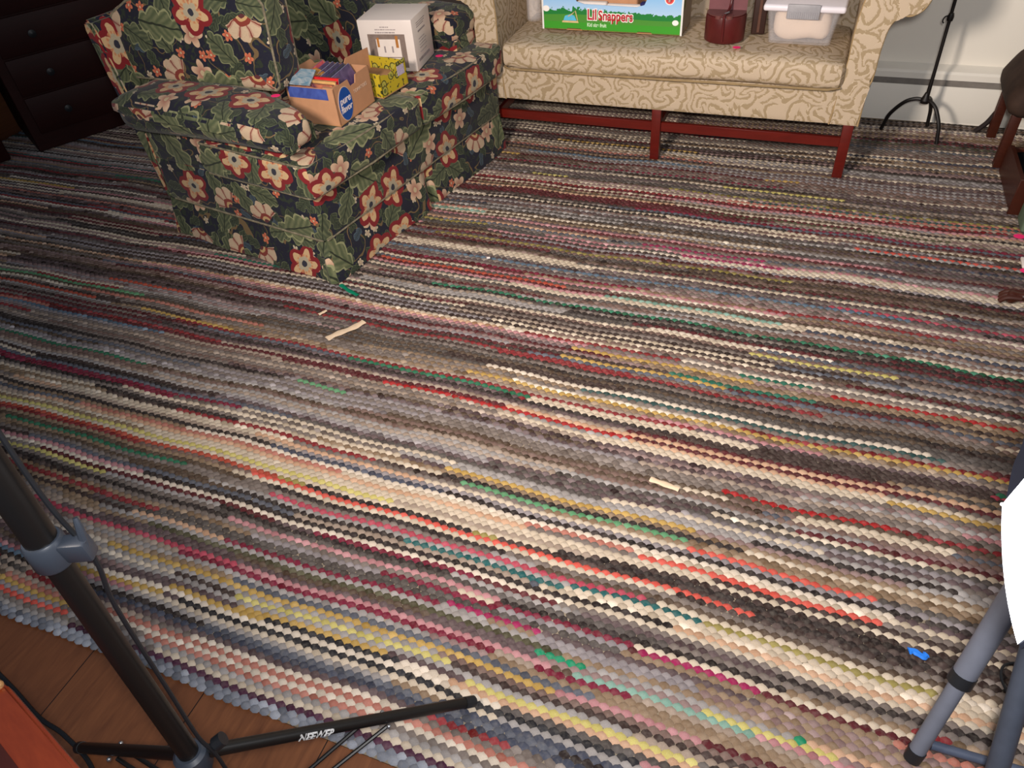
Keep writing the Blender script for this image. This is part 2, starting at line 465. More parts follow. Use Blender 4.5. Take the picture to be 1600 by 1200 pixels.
STRIPS = [(0.77,-0.35,0.26,'emerald',1), (0.744,-0.32,0.06,'brown',1), (0.754,0.06,0.34,'yellow',1), (1.027,-1.35,-0.55,'coral',1), (1.031,-0.54,0.12,'coral',1), (1.031,0.12,0.51,'black',1), (1.859,0.22,0.73,'red',1), (1.517,-1.17,-0.3,'red',1), (0.989,-2.36,-1.58,'green',1), (1.354,-2.82,-2.05,'green',1), (0.642,-1.12,-0.68,'ochre',1), (0.645,-0.48,0.05,'yellow',1), (0.624,-0.76,-0.48,'yellow',1), (0.615,-1,-0.76,'yellow',1), (0.615,-1.7,-1.33,'ochre',1), (0.636,-1.33,-1.03,'ochre',1), (0.745,-1.96,-1.2,'pinkr',1), (0.961,-0.78,-0.33,'teal',1), (0.97,-0.33,0.01,'teal',1), (0.97,0.01,0.51,'mustard',1), (0.956,0.01,0.51,'cream',1), (2.204,-1.55,-0.73,'orangered',1), (2.123,-1.51,-0.79,'maroon',1), (2.239,-1.66,-1.11,'cream',1), (1.188,-0.73,-0.08,'green2',1), (1.103,-0.19,0.41,'coral',1), (1.174,-0.08,0.38,'coral',1), (1.23,-0.79,-0.06,'ochre',1), (1.21,-0.79,0.07,'black',1), (1.238,0.07,0.55,'black',1), (1.395,-0.04,0.41,'red',1), (1.672,-0.5,0.57,'teal2',1), (2.421,-1.69,-0.88,'maroon',1), (2.541,-1.54,-1.2,'mustard',1), (2.509,-1.51,-1.2,'brown',1), (3.041,-1.17,-1,'yellow',1), (3.102,-0.32,0.21,'yellow',1), (2.523,-0.35,0.02,'magenta',1), (2.555,-0.55,-0.06,'magenta',1), (2.002,-0.03,0.43,'yellow',1), (1.868,-0.61,-0.01,'ochre',1), (1.819,-0.64,-0.07,'ochre',1), (1.898,-0.79,-0.22,'redd',1), (1.775,-0.85,0.22,'redd',1), (2.208,-3.78,-2.67,'redd',1), (1.698,-2.96,-2.51,'redd',1), (2.21,-3.06,-2.71,'cream',1), (2.3,-3.87,-3.42,'cream',1), (1.61,-2.31,-1.87,'ochre',1), (1.747,-2.61,-2.16,'orangered',1), (0.803,-1.27,-0.61,'maroonr',1), (0.91,-1.04,-0.56,'maroonr',1), (0.849,-0.81,-0.48,'maroonr',1), (0.861,-0.48,-0.14,'maroonr',1), (0.74,-0.34,-0.11,'maroonr',1), (1.433,-1.45,-1.24,'green2',1), (2.211,-1.82,-1.63,'emeraldd',1), (2.023,-2.28,-1.8,'emeraldd',1), (0.851,-0.14,0.15,'magenta2',1), (0.825,-0.62,-0.37,'magenta2',1), (0.707,-2.06,-1.9,'pinkr',1), (1.12,-0.5,-0.2,'salmon',1), (1.894,-0.06,0.18,'emeraldd',1), (1.823,-0.25,0.2,'emeraldd',1), (1.717,-3.22,-2.49,'cream',1), (2.01,-2.57,-1.97,'pink',1), (0.484,-1.83,-1.53,'coral',1), (0.5,-1.34,-0.47,'salmon',1), (0.554,-1.33,-0.2,'cream',1), (0.584,-1.23,-0.42,'cream',1), (0.532,-1.31,-0.34,'cream',1), (0.576,-1.16,-0.68,'cream',1), (0.64,-1.04,-0.38,'black2',1), (0.552,-1.2,-0.63,'navy',2), (0.584,-0.5,-0.08,'navy',1), (0.692,-0.29,0.04,'pink',1), (0.742,-0.26,0.16,'mint',1), (0.774,-0.22,0.23,'lgray',1), (0.744,-0.51,-0.31,'pink',2), (0.731,-0.68,-0.51,'maroonr',1), (1.227,-2.64,-2.05,'black',1), (1.172,-2.28,-1.46,'cream',1), (1.2,-2.14,-1.54,'black',1), (0.91,-1.54,-0.65,'cream',2), (0.894,-1.38,-0.65,'black',1), (0.956,-1.35,-0.8,'black',1), (0.9,-1.97,-1.28,'cream',1), (1.195,-1.78,-1.01,'redd',1), (1.475,-0.29,0.4,'maroonr',1), (1.498,-0.3,0.4,'peach',1), (1.476,-0.44,0.4,'cream',1), (1.572,-0.66,0.15,'cream',2), (1.367,-0.19,0,'cream',1), (1.614,-0.32,0.23,'pink',1), (1.355,0.17,0.55,'cream',2), (1.269,-0.33,0.26,'cream',1), (0.798,-0.37,0.02,'lace',2), (0.879,-0.54,0.08,'lgray',1), (0.862,-0.83,-0.29,'slate',2), (0.93,-1.27,-0.5,'dkgray',2), (1.282,-2.49,-1.82,'black',1), (2.867,-0.36,0.61,'olive',1), (2.638,-0.57,0.39,'lgray',1), (2.048,-1.56,-0.68,'lgray',2), (3.215,-1.3,-0.14,'maroon',1), (3.537,-1.13,0.11,'gray',2), (1.642,-1.56,-1.15,'gray',2), (1.701,-1.02,-0.35,'dkbrown',2), (1.765,0.22,0.69,'gray',2), (1.581,0.06,0.65,'dkbrown',2), (0.873,0.46,0.53,'redd',1)]
names = list(WT); wts = np.array([WT[n] for n in names]); wts = wts / wts.sum()
X0, X1, Y0, Y1 = -4.35, 1.75, .437, 3.962
PX, PY = .0255, .0124
NR = int((Y1 - Y0) / PY); NB = int((X1 - X0) / PX)
colr = np.zeros((NR, NB, 3)); prn = np.zeros((NR, NB))
prev = None
for r in range(NR):
    x = X0 - rng.random() * 2
    nm = names[rng.choice(len(names), p=wts)]
    while x < X1:
        L = rng.uniform(.5, 2.6)
        i0, i1 = max(0, int((x - X0) / PX)), min(NB, int((x + L - X0) / PX))
        if i1 > i0:
            colr[r, i0:i1] = PAL[nm]
            prn[r, i0:i1] = rng.choice([0, 0, 0, .5, 1])
        x += L
        nm = names[rng.choice(len(names), p=wts)]
        if r > 1 and rng.random() < .30:          # the weaver repeats the shot before last
            xi = min(NB - 1, max(0, int((x - X0) / PX)))
            cc = colr[r - 2, xi]
            for k in names:
                if tuple(cc) == tuple(PAL[k]) and WT[k] >= 8: nm = k
EDGE = 'plum cream lgray salmon lcream salmon lcream mauve navy slate lgray cream black2 lcream black2 mauve lgray yellow lgray ochre slate lgray maroonr pink mauve brown olive lgray lgray dkgray dkgray lace gray pink dkgray lgray mauve lcream black sand brown lgray pinkr gray black cream mbrown black cream'.split()
PAL['plum'] = (76, 40, 62)
for k_, nm in enumerate(EDGE):
    xa_, xb_ = -1.5 + .35 * math.sin(k_ * 2.3), -.35 + .3 * math.sin(k_ * 1.7)
    colr[2 + k_, max(0, int((xa_ - X0) / PX)):int((xb_ - X0) / PX)] = PAL[nm]; prn[2 + k_, max(0, int((xa_ - X0) / PX)):int((xb_ - X0) / PX)] = .2
for (yy, xa, xb, nm, n) in STRIPS:
    if yy < 1.0 and xa < -.5 and nm in ('salmon', 'cream', 'black2', 'navy', 'lgray', 'slate', 'dkgray', 'pink', 'yellow'): continue
    r = int(round((yy - Y0) / PY))
    i0, i1 = max(0, int((xa - X0) / PX)), min(NB, int((xb - X0) / PX))
    for k in range(n):
        if 0 <= r + k < NR: colr[r + k, i0:i1] = PAL[nm]; prn[r + k, i0:i1] = 0
# bound edge of grey cord
for r in range(2):
    colr[r] = (128, 132, 142); prn[r] = 1
rr, bb = np.meshgrid(np.arange(NR), np.arange(NB), indexing='ij')
def wav(x, y):
    return (.004 * np.sin(x * 1.9 + y * 3.1) + .004 * np.sin(x * 3.7 - y * 5.3 + 1.0) + .0035 * np.sin(x * 9.1 + y * 2.2)
            + .0022 * np.sin(x * 17.0 - y * 21.0))
rowj = rng.normal(0, .0009, (NR, 1))
cx = X0 + (bb + .5 * (rr % 2)) * PX + rng.normal(0, .0012, (NR, NB))
cy = Y0 + rr * PY + rowj + rng.normal(0, .0006, (NR, NB))
cy = cy + wav(cx, cy)
jit = rng.normal(0, 1, (NR, NB, 1)) * (6 + 13 * prn[..., None])
bc = np.clip(colr + jit, 8, 245)
bc = np.where(bc / 255 <= .04045, bc / 255 / 12.92, ((bc / 255 + .055) / 1.055) ** 2.4)
N = NR * NB
K = 8
a = np.arange(K) * 2 * PI / K
ax, ay, hh = .0142, .0108, .0052
sxy = rng.uniform(.93, 1.07, (N, 1)); hz = rng.uniform(.85, 1.15, (N, 1))
vx = np.concatenate([np.zeros((N, 1)), np.tile(np.cos(a) * .62 * ax, (N, 1)) * sxy, np.tile(np.cos(a) * ax, (N, 1)) * sxy], 1) + cx.reshape(-1, 1)
vy = np.concatenate([np.zeros((N, 1)), np.tile(np.sin(a) * .62 * ay, (N, 1)) * sxy, np.tile(np.sin(a) * ay, (N, 1)) * sxy], 1) + cy.reshape(-1, 1)
lump = .0016 * np.sin(cx * 13 + cy * 7) * np.sin(cy * 11 - cx * 4)
vz = np.concatenate([np.full((N, 1), hh), np.full((N, K), hh * .74), np.full((N, K), 0.0)], 1) * hz - hh + .0005 + lump.reshape(-1, 1)
nv = 1 + 2 * K
verts = np.stack([vx, vy, vz], -1).reshape(-1, 3)
tri = np.array([[0, 1 + k, 1 + (k + 1) % K] for k in range(K)])
quad = np.array([[1 + k, 1 + K + k, 1 + K + (k + 1) % K, 1 + (k + 1) % K] for k in range(K)])
off = (np.arange(N) * nv)
T = (tri[None] + off[:, None, None]).reshape(-1, 3)
Q = (quad[None] + off[:, None, None]).reshape(-1, 4)
me = bpy.data.meshes.new('rag_rug')
nvt = len(verts)
slab = np.array([(X0 - .01, Y0 - .004, FZ), (X1 + .01, Y0 - .004, FZ), (X1 + .01, Y1 + .01, FZ), (X0 - .01, Y1 + .01, FZ),
                 (X0 - .01, Y0 - .004, -.0055), (X1 + .01, Y0 - .004, -.0055), (X1 + .01, Y1 + .01, -.0055), (X0 - .01, Y1 + .01, -.0055)])
SQ = np.array([(0, 3, 2, 1), (4, 5, 6, 7), (0, 1, 5, 4), (1, 2, 6, 5), (2, 3, 7, 6), (3, 0, 4, 7)]) + nvt
verts = np.concatenate([verts, slab])
me.vertices.add(len(verts)); me.vertices.foreach_set('co', verts.astype(np.float32).ravel())
loops = np.concatenate([T.ravel(), Q.ravel(), SQ.ravel()]).astype(np.int32)
me.loops.add(len(loops)); me.loops.foreach_set('vertex_index', loops)
ls = np.concatenate([np.arange(len(T)) * 3, len(T) * 3 + np.arange(len(Q) + 6) * 4]).astype(np.int32)
me.polygons.add(len(ls)); me.polygons.foreach_set('loop_start', ls)
me.update(calc_edges=True)
me.polygons.foreach_set('use_smooth', np.ones(len(ls), dtype=bool))
at_ = me.color_attributes.new('dye', 'FLOAT_COLOR', 'POINT')
vc = np.ones((len(verts), 4), dtype=np.float32)
vc[:nvt, :3] = np.repeat(bc.reshape(-1, 3), nv, axis=0)
vc[nvt:, :3] = (.3, .24, .17)
at_.data.foreach_set('color', vc.ravel())
rug_m, nt, b = new_mat('woven_rag_strips', .9, .12)
an = nt.nodes.new('ShaderNodeAttribute'); an.attribute_name = 'dye'
oc = coord(nt)
n1 = noise(nt, oc, 420, 2); n2 = noise(nt, oc, 90, 2)
c = mix(nt, n1 * .35, an.outputs['Color'], (60, 52, 50))
c2 = mix(nt, (n2 - .4) * .22, c, (214, 202, 186))
nt.links.new(c2, b.inputs['Base Color'])
bump(nt, b, n1, .35, .0012)
me.materials.append(rug_m)
rug = bpy.data.objects.new('rag_rug', me); C.objects.link(rug)
tag(rug, 'large multicoloured woven rag rug covering the wooden floor', 'rug')

# scraps lying on the rug
def strip_on_floor(name, pts, w, mat, label, cat, z=.004, h=.003):
    bm = bmesh.new()
    P = smoothpts([(x, y, z) for x, y in pts], 5)
    rows = []
    for i, p in enumerate(P):
        t_ = (P[min(i + 1, len(P) - 1)] - P[max(i - 1, 0)]).normalized(); s = Vector((-t_.y, t_.x, 0))
        ww = w * (1 + .15 * math.sin(i * 1.3))
        rows.append([bm.verts.new(p + s * k * ww / 2 + Vector((0, 0, h * (1 - abs(k)) + dz))) for k, dz in ((-1, 0), (-.5, h * .3), (.5, h * .3), (1, 0), (.5, -h * .5), (-.5, -h * .5))])
    for a_, c_ in zip(rows, rows[1:]):
        for k in range(6): bm.faces.new((a_[k], a_[(k + 1) % 6], c_[(k + 1) % 6], c_[k]))
    bm.faces.new(rows[0]); bm.faces.new(rows[-1])
    return tag(obj(name, bm, mat), label, cat)
SCRAP = plain('cream_cotton', (214, 190, 162), .9, .1)
strip_on_floor('rag_strip', [(-1.49, 1.655), (-1.47, 1.69), (-1.43, 1.74), (-1.408, 1.785)], .028, SCRAP, 'loose cream rag strip lying across the rug in front of the floral loveseat', 'rag strip')
strip_on_floor('rag_knot', [(-1.60, 1.775), (-1.592, 1.79), (-1.585, 1.805)], .014, SCRAP, 'tiny cream rag end poking out of the rug left of the loose strip', 'rag end')
strip_on_floor('rag_tuft', [(-.235, 1.365), (-.2, 1.36), (-.15, 1.352)], .018, SCRAP, 'short flat cream rag piece in the middle right of the rug', 'rag piece')
strip_on_floor('blue_scrap', [(.433, 1.047), (.445, 1.05), (.462, 1.043), (.47, 1.05)], .016, plain('blue_film', (40, 120, 220), .4, .5), 'small crumpled blue plastic scrap on the rug near the grey stand', 'scrap', .006, .006)
strip_on_floor('white_crumb', [(-1.125, 2.295), (-1.118, 2.298), (-1.112, 2.3)], .01, WHITEP, 'tiny white crumb on the rug right of the loveseat corner', 'crumb', .004, .005)
for (x, y, lb) in ((-1.64, 1.95, 'green frayed rag end sticking out under the loveseat corner'),):
    strip_on_floor('green_rag_end', [(-1.62, 1.97), (-1.57, 1.945), (-1.515, 1.925)], .017, plain('green_cotton', (16, 120, 90), .9, .1), lb, 'rag end')

# ================================================================== FLORAL LOVESEAT   (local: -x = depth, +y = length, origin = near front floor corner)
LA = math.radians(-9.739)
LS = thing('loveseat', 'navy floral skirted loveseat with leafy flower print and loose seat cushions', 'sofa', (-1.634, 1.966, 0), LA)
def lsw(x, y, z):                                            # loveseat local -> world
    c_, s_ = math.cos(LA), math.sin(LA)
    return (-1.634 + x * c_ - y * s_, 1.966 + x * s_ + y * c_, z)
# skirt: strip round three sides, flaring to the floor, with pleats
def skirt():
    bm = bmesh.new()
    y0, y1, xb = .0, 1.348, -.955
    path = []
    def seg(p, q, n, nrm):
        for i in range(n):
            t_ = i / n
            path.append((p[0] + (q[0] - p[0]) * t_, p[1] + (q[1] - p[1]) * t_, nrm))
    seg((xb, y0 + .01), (-.03, y0), 40, (0, -1)); seg((-.03, y0), (0, y0 + .03), 3, (.7, -.7))
    seg((0, y0 + .03), (0, y1 - .03), 60, (1, 0)); seg((0, y1 - .03), (-.03, y1), 3, (.7, .7))
    seg((-.03, y1), (xb, y1 - .01), 40, (0, 1)); seg((xb, y1 - .01), (xb, y0 + .01), 40, (-1, 0))
    lv = [(.0, .0), (.05, .008), (.11, .02), (.172, .034)]
    rings = []
    for (z_, ins) in lv:
        ring = []
        for x, y, n_ in path:
            k = 1 - z_ / .172
            w_ = .006 * math.sin(x * 17 + y * 13) * k
            pleat = 0
            if n_ == (1, 0): pleat = -.045 * math.exp(-((y - .688) / .018) ** 2) * (.3 + k)
            if n_[0] > .5 and n_[1] < 0: w_ += .012 * k
            ins_ = ins - w_ - pleat
            ring.append(bm.verts.new((x - n_[0] * ins_, y - n_[1] * ins_, z_ + .002)))
        rings.append(ring)
    n = len(path)
    for a_, c_ in zip(rings, rings[1:]):
        for k in range(n): bm.faces.new((a_[k], a_[(k + 1) % n], c_[(k + 1) % n], c_[k]))
    bm.faces.new(rings[-1]); bm.faces.new(rings[0])
    return bm
obj('skirt', skirt(), FLORAL, LS, angle=55)
bm = bmesh.new(); add_box(bm, -.935, -.028, .028, 1.325, .165, .368, .02); obj('seat_base', bm, FLORAL, LS)
bm = bmesh.new()
tube(bm, [(-.9, .03, .174), (-.05, .03, .174), (-.032, .045, .174), (-.032, 1.30, .174), (-.05, 1.32, .174), (-.9, 1.32, .174)], .0045, 6)
obj('skirt_piping', bm, PIPING, LS, uv=False)
# T-shaped seat cushions with crowned tops and piping
def tcush(ya, yb, near):
    bm = bmesh.new()
    def f(co):
        p = co.copy()
        k = max(0, 1 - ((p.y - (ya + yb) / 2) / ((yb - ya) / 2)) ** 2)
        if p.z > .45: p.z += .004 * k
        # notch behind the arm
        return p
    c_ = cushion(-.58, .005, ya, yb, .362, .500, .022, .006, 12, f)
    return c_
CA = obj('seat_cushion', tcush(.002, .686, True), FLORAL, LS)
CB = obj('seat_cushion', tcush(.690, 1.335, False), FLORAL, LS)
for o_, ya, yb in ((CA, .002, .686), (CB, .690, 1.335)):
    bm = bmesh.new()
    for zz in (.370, .492):
        e = .006
        pts = [(-.56, ya + e, zz), (-.03, ya + e, zz), (-.008, ya + .02, zz), (.003, (ya + yb) / 2, zz - .004 * (zz < .4)), (-.008, yb - .02, zz), (-.03, yb - e, zz), (-.56, yb - e, zz)]
        P = []
        for a_, c_ in zip(pts, pts[1:]):
            for k in range(8): P.append(Vector(a_).lerp(Vector(c_), k / 8))
        P.append(Vector(pts[-1]))
        tube(bm, P, .0045, 6)
    obj('piping', bm, PIPING, o_, uv=False)
# side panels under the arms
for s, (ya, yb) in enumerate(((.032, .2), (1.15, 1.32))):
    bm = bmesh.new(); add_box(bm, -.93, -.125, ya, yb, .34, .56, .02); obj('side_panel', bm, FLORAL, LS)
# arms: padded, rounded front end, sagging outer lip
def arm(ya, yb, sgn):
    def f(co):
        p = co.copy()
        t_ = (p.x + .93) / .9
        low = max(0, min(1, (.6 - p.z) / .1))
        p.z += low * (-.065 + .065 * t_)
        out = (p.y < (ya + yb) / 2) if sgn < 0 else (p.y > (ya + yb) / 2)
        if out and p.z < .58: p.y += .018 * sgn * -1
        p.z += .01 * math.sin(t_ * 3.1)
        if sgn < 0:
            k_ = max(0, min(1, (p.x + .30) / .25))
            if p.y > .05: p.y -= (p.y - .05) * .56 * k_
            if p.y < 0 and p.z < .63: p.y -= .03 * (1 - t_) ** 2
        return p
    return cushion(-.93, -.040 if sgn < 0 else -.125, ya, yb, .535, .648, .042, .008, 12, f)
A1 = obj('arm', arm(-.042, .215, -1), FLORAL, LS)
A2 = obj('arm', arm(1.13, 1.352, 1), FLORAL, LS)
# inner drop of the arms
bm = bmesh.new(); add_box(bm, -.6, -.14, 1.15, 1.25, .42, .58, .02); obj('inner_arm', bm, FLORAL, LS)
bm = bmesh.new(); add_box(bm, -.6, -.11, .1, .205, .42, .58, .02); obj('inner_arm', bm, FLORAL, LS)
# fold of cloth hanging below the near arm
bm = bmesh.new()
prism(bm, [(-.30, .575), (-.045, .585), (-.035, .545), (-.06, .535), (-.17, .556)], 'y', -.006, .05)
bmesh.ops.bevel(bm, geom=bm.edges[:], offset=.008, segments=2, affect='EDGES'); obj('arm_flap', bm, FLORAL, LS)
# back
bm = bmesh.new()
prism(bm, [(-.50, .38), (-.56, .62), (-.68, .93), (-.80, .955), (-.95, .93), (-.955, .16), (-.6, .16)], 'y', .375, 1.125)
bmesh.ops.bevel(bm, geom=bm.edges[:], offset=.03, segments=3, affect='EDGES'); obj('backrest', bm, FLORAL, LS)
bm = bmesh.new()
prism(bm, [(-.93, .16), (-.935, .5), (-.985, .86), (-1.0, .885), (-1.035, .885), (-1.045, .85), (-1.0, .5), (-.968, .16)], 'y', .035, 1.335)
bmesh.ops.bevel(bm, geom=bm.edges[:], offset=.012, segments=2, affect='EDGES'); obj('outer_back', bm, FLORAL, LS)
# far pillow leaning against the backrest next to the boxes: part of the sofa set
# upright box cushion standing on the near arm
CU = thing('sofa_cushion', 'thick navy floral box cushion standing upright on the near arm of the loveseat', 'cushion', lsw(-.995, .105, .652), LA)
ang = math.atan2(.11, .735)
Rm = Matrix.Rotation(ang, 3, 'Z')
def cf(co):
    p = co.copy()
    # slope the top down towards the back end, lean a little away
    t_ = p.x / .745
    if p.z > .1: p.z -= .075 * max(0, 1 - t_ * 3.2) ** 1.2
    p.y += p.z * .10
    if t_ < .25: p.y += .03 * (1 - t_ / .25) * (p.y - .07)
    return Rm @ p
obj('cover', cushion(0, .745, 0, .135, 0, .315, .014, .012, 14, cf), FLORAL, CU)
bm = bmesh.new()
for yy in (.004, .131):
    P = []
    pts = [(.004, yy, .22), (.003, yy, .02), (.02, yy, .004), (.725, yy, .004), (.742, yy, .02), (.742, yy, .29), (.725, yy, .311), (.26, yy, .311), (.11, yy, .282), (.02, yy, .236), (.004, yy, .22)]
    for a_, c_ in zip(pts, pts[1:]):
        for k in range(5):
            v = Vector(a_).lerp(Vector(c_), k / 5); v.y += v.z * .10; P.append(Rm @ v)
    v = Vector(pts[-1]); v.y += v.z * .10; P.append(Rm @ v)
    tube(bm, P, .0045, 6)
obj('piping', bm, PIPING, CU, uv=False)

# pink price stickers
def sticker(loc, rz, label, r=.014, tilt=(0, 0)):
    bm = bmesh.new()
    lathe(bm, [(0.0001, 0), (r, 0), (r, .0008), (0.0001, .0008)], 20, sx=1.25)
    o = obj('price_sticker', bm, PINK, None, smooth=False, uv=False)
    o.location = loc; o.rotation_euler = (tilt[0], tilt[1], rz)
    return tag(o, label, 'sticker', 'pink price stickers')
sticker(lsw(-.235, .165, .662), .2, 'small neon pink oval sticker on top of the loveseat near arm')
sticker(lsw(-.165, 1.07, .5105), .2, 'small neon pink oval sticker on the loveseat seat beside the white box')

# ---- cardboard produce box with writing
def openbox(t, w, d, h, th=.004, flaps=True, mat=None, matin=None):
    """x 0..w (front run), y 0..d (depth), z 0..h ; walls are parts"""
    bm = bmesh.new(); add_box(bm, 0, w, 0, d, 0, th); obj('bottom_panel', bm, CARDIN, t, smooth=False)
    bm = bmesh.new(); add_box(bm, 0, th, 0, d, th, h); obj('side_panel', bm, mat, t, smooth=False)
    bm = bmesh.new(); add_box(bm, w - th, w, 0, d, th, h); obj('side_panel', bm, mat, t, smooth=False)
PFa = LA + math.radians(90 + 8)
PB = thing('produce_box', 'open brown cardboard produce box with a blue oval logo, packed with books, on the loveseat', 'box', lsw(-.085, .305, .5115), PFa)
# local x runs along the sofa front, local y points to the backrest
W_, D_, H_ = .250, .215, .140
openbox(PB, W_, D_, H_, mat=CARD)
bm = bmesh.new()
prism(bm, [(0, .004), (W_, .004), (W_, H_), (.155, H_), (.145, H_ - .028), (.11, H_ - .028), (.10, H_), (0, H_)], 'y', 0, .004)
obj('front_panel', bm, CARD, PB, smooth=False)
bm = bmesh.new()
prism(bm, [(0, .004), (W_, .004), (W_, H_ + .002), (W_ - .05, H_ + .012), (W_ - .07, H_ + .034), (.05, H_ + .038), (.035, H_ + .02), (0, H_ + .01)], 'y', D_ - .004, D_)
obj('back_panel', bm, CARD, PB, smooth=False)
bm = bmesh.new(); prism(bm, [(.0, 0), (.04, .0), (.03, .05), (.0, .045)], 'z', H_, H_ + .004); o = obj('corner_flap', bm, CARD, PB, smooth=False)
BLUE = plain('logo_blue', (22, 74, 152), .6, .2, var=.04)
WINK = plain('white_ink', (226, 214, 214), .6, .2, var=.02)
GINK = plain('pale_ink', (206, 176, 152), .7, .2, var=.02)
bm = bmesh.new()
pts = [(.058 + .046 * math.cos(a_), .066 + .064 * math.sin(a_)) for a_ in np.linspace(0, 2 * PI, 40, endpoint=False)]
pts = [(max(.012 + .0, x_), z_) for x_, z_ in pts]
prism(bm, pts, 'y', -.0012, 0); o = obj('logo_rim', bm, GINK, PB, smooth=False)
bm = bmesh.new()
prism(bm, [(.058 + (x_ - .058) * .93, .066 + (z_ - .066) * .95) for x_, z_ in pts], 'y', -.0020, -.001)
o = obj('logo_oval', bm, BLUE, PB, smooth=False); o['label'] = 'blue oval logo reading pure flavor'
text_obj('logo_text', 'pure', .038, WINK, PB, frame((.058, -.0023, .082), (1, 0, .0), (0, 0, 1)), .0004, bold=.0006, sx=1.0, shear=.15)
text_obj('logo_text', 'flavor', .034, WINK, PB, frame((.057, -.0023, .050), (1, 0, .0), (0, 0, 1)), .0004, bold=.0006, sx=.95, shear=.15)
text_obj('box_text', 'TOMATOES', .018, GINK, PB, frame((.17, -.0006, .085), (1, 0, 0), (0, 0, 1)), .0004, bold=.0004, sx=1.0)
# blue printed label on the left side (side facing the arm)
pm, nt, b = new_mat('blue_violet_print', .5, .3)
nt.links.new(mix(nt, noise(nt, coord(nt), 24, 3, 1) , (40, 40, 110), (84, 110, 190)), b.inputs['Base Color'])
bm = bmesh.new(); add_box(bm, -.0014, 0, .03, D_ - .01, H_ - .042, H_ - .002); o = obj('side_label', bm, pm, PB, smooth=False); o['label'] = 'blue and violet printed label'

def PBw(x, y, z):
    c_, s_ = math.cos(PFa), math.sin(PFa)
    o0 = PB.location
    return (o0[0] + x * c_ - y * s_, o0[1] + x * s_ + y * c_, o0[2] + z)
def case(name, cat, label, c, size, rot, cols, spine=None, pages=False, group=None):
    """thin rectangular book / disc case with its own cover print"""
    t = thing(name, label, cat, c, 0, group); t.rotation_euler = rot
    sx_, sy_, sz_ = size
    m, nt, b = new_mat(name + '_cover', .35, .45)
    nt.links.new(mix(nt, noise(nt, coord(nt), 22, 2, 1.5)._m('MULTIPLY_ADD', 2.2, -.6, clamp=True), cols[0], cols[1]), b.inputs['Base Color'])
    bm = bmesh.new(); e = .0015
    if pages:
        add_box(bm, -sx_ / 2, sx_ / 2, -sy_ / 2, sy_ / 2, -sz_ / 2, -sz_ / 2 + e)
        add_box(bm, -sx_ / 2, sx_ / 2, -sy_ / 2, sy_ / 2, sz_ / 2 - e, sz_ / 2)
        add_box(bm, -sx_ / 2, -sx_ / 2 + e, -sy_ / 2, sy_ / 2, -sz_ / 2, sz_ / 2)
        obj('cover', bm, m, t, smooth=False)
        bm = bmesh.new(); add_box(bm, -sx_ / 2 + e, sx_ / 2 - .003, -sy_ / 2 + .003, sy_ / 2 - .003, -sz_ / 2 + e, sz_ / 2 - e)
        obj('pages', bm, WHITEP, t, smooth=False)
    else:
        add_box(bm, -sx_ / 2, sx_ / 2, -sy_ / 2, sy_ / 2, -sz_ / 2, sz_ / 2, .001, 1)
        obj('case', bm, m, t, smooth=False)
        bm = bmesh.new(); add_box(bm, -sx_ / 2 + .003, sx_ / 2 - .003, -sy_ / 2 + .001, sy_ / 2 - .001, sz_ / 2 - .001, sz_ / 2 + .0008)
        obj('spine_label', bm, spine or WHITEP, t, smooth=False)
    return t
PURP = plain('violet_print', (84, 64, 124), .4, .4, var=.3, nscale=90)
SILV = plain('silver_edge', (150, 160, 186), .25, .6, var=.2)
# upright slim cases along the box front, leaning toward the backrest (thickness along local y)
specs = [((60, 44, 84), (104, 84, 124), 'purple slim disc case standing nearest the front wall of the produce box'),
         ((34, 32, 56), (66, 60, 88), 'dark indigo slim disc case, second from the front in the produce box'),
         ((44, 38, 70), (84, 70, 108), 'indigo slim disc case with a bright silver edge, third from the front'),
         ((50, 38, 72), (88, 66, 104), 'violet slim disc case, fourth from the front in the produce box'),
         ((56, 42, 80), (92, 68, 100), 'grey violet slim disc case, fifth from the front in the produce box'),
         ((170, 60, 74), (226, 100, 90), 'coral red slim disc case, rearmost of the upright row')]
for i, (c0, c1, lb) in enumerate(specs):
    case('disc_case', 'disc case', lb, PBw(.158 - .003 * i, .044 + .0215 * i, .092 + .002 * i), (.148, .008, .122),
         (math.radians(-28), math.radians(-3), PFa + math.radians(2)), (c0, c1), (SILV if i in (0, 2, 3) else PURP), group='slim disc cases standing in the produce box')
# books standing on their long edge beside the left wall, and loose magazines
bk = [('book', 'dark violet paperback standing on edge, outermost in the produce box', (.013, .098, .082), (.010, .175, .135), (0, 6, 0), ((60, 34, 70), (200, 120, 84))),
      ('book', 'tan and yellow paperback standing on edge behind the dark violet one', (.031, .098, .086), (.012, .18, .138), (0, 7, 0), ((190, 146, 86), (214, 170, 110))),
      ('book', 'bright red thin book standing on edge in the produce box', (.053, .088, .088), (.011, .15, .138), (0, 12, 0), ((196, 28, 44), (214, 44, 40))),
      ('magazine', 'blue and white magazine sticking out of the produce box toward the arm', (.035, .150, .163), (.11, .075, .005), (8, -8, 20), ((70, 130, 160), (196, 200, 200))),
      ('magazine', 'orange and yellow picture booklet lying inside the produce box at the back', (.110, .150, .152), (.06, .05, .006), (12, 6, -15), ((130, 60, 24), (226, 166, 50)))]
for nm_, lb, p, sz, rt, cl in bk:
    case(nm_, nm_, lb, PBw(*p), sz, (math.radians(rt[0]), math.radians(rt[1]), PFa + math.radians(rt[2])), cl, pages=True)

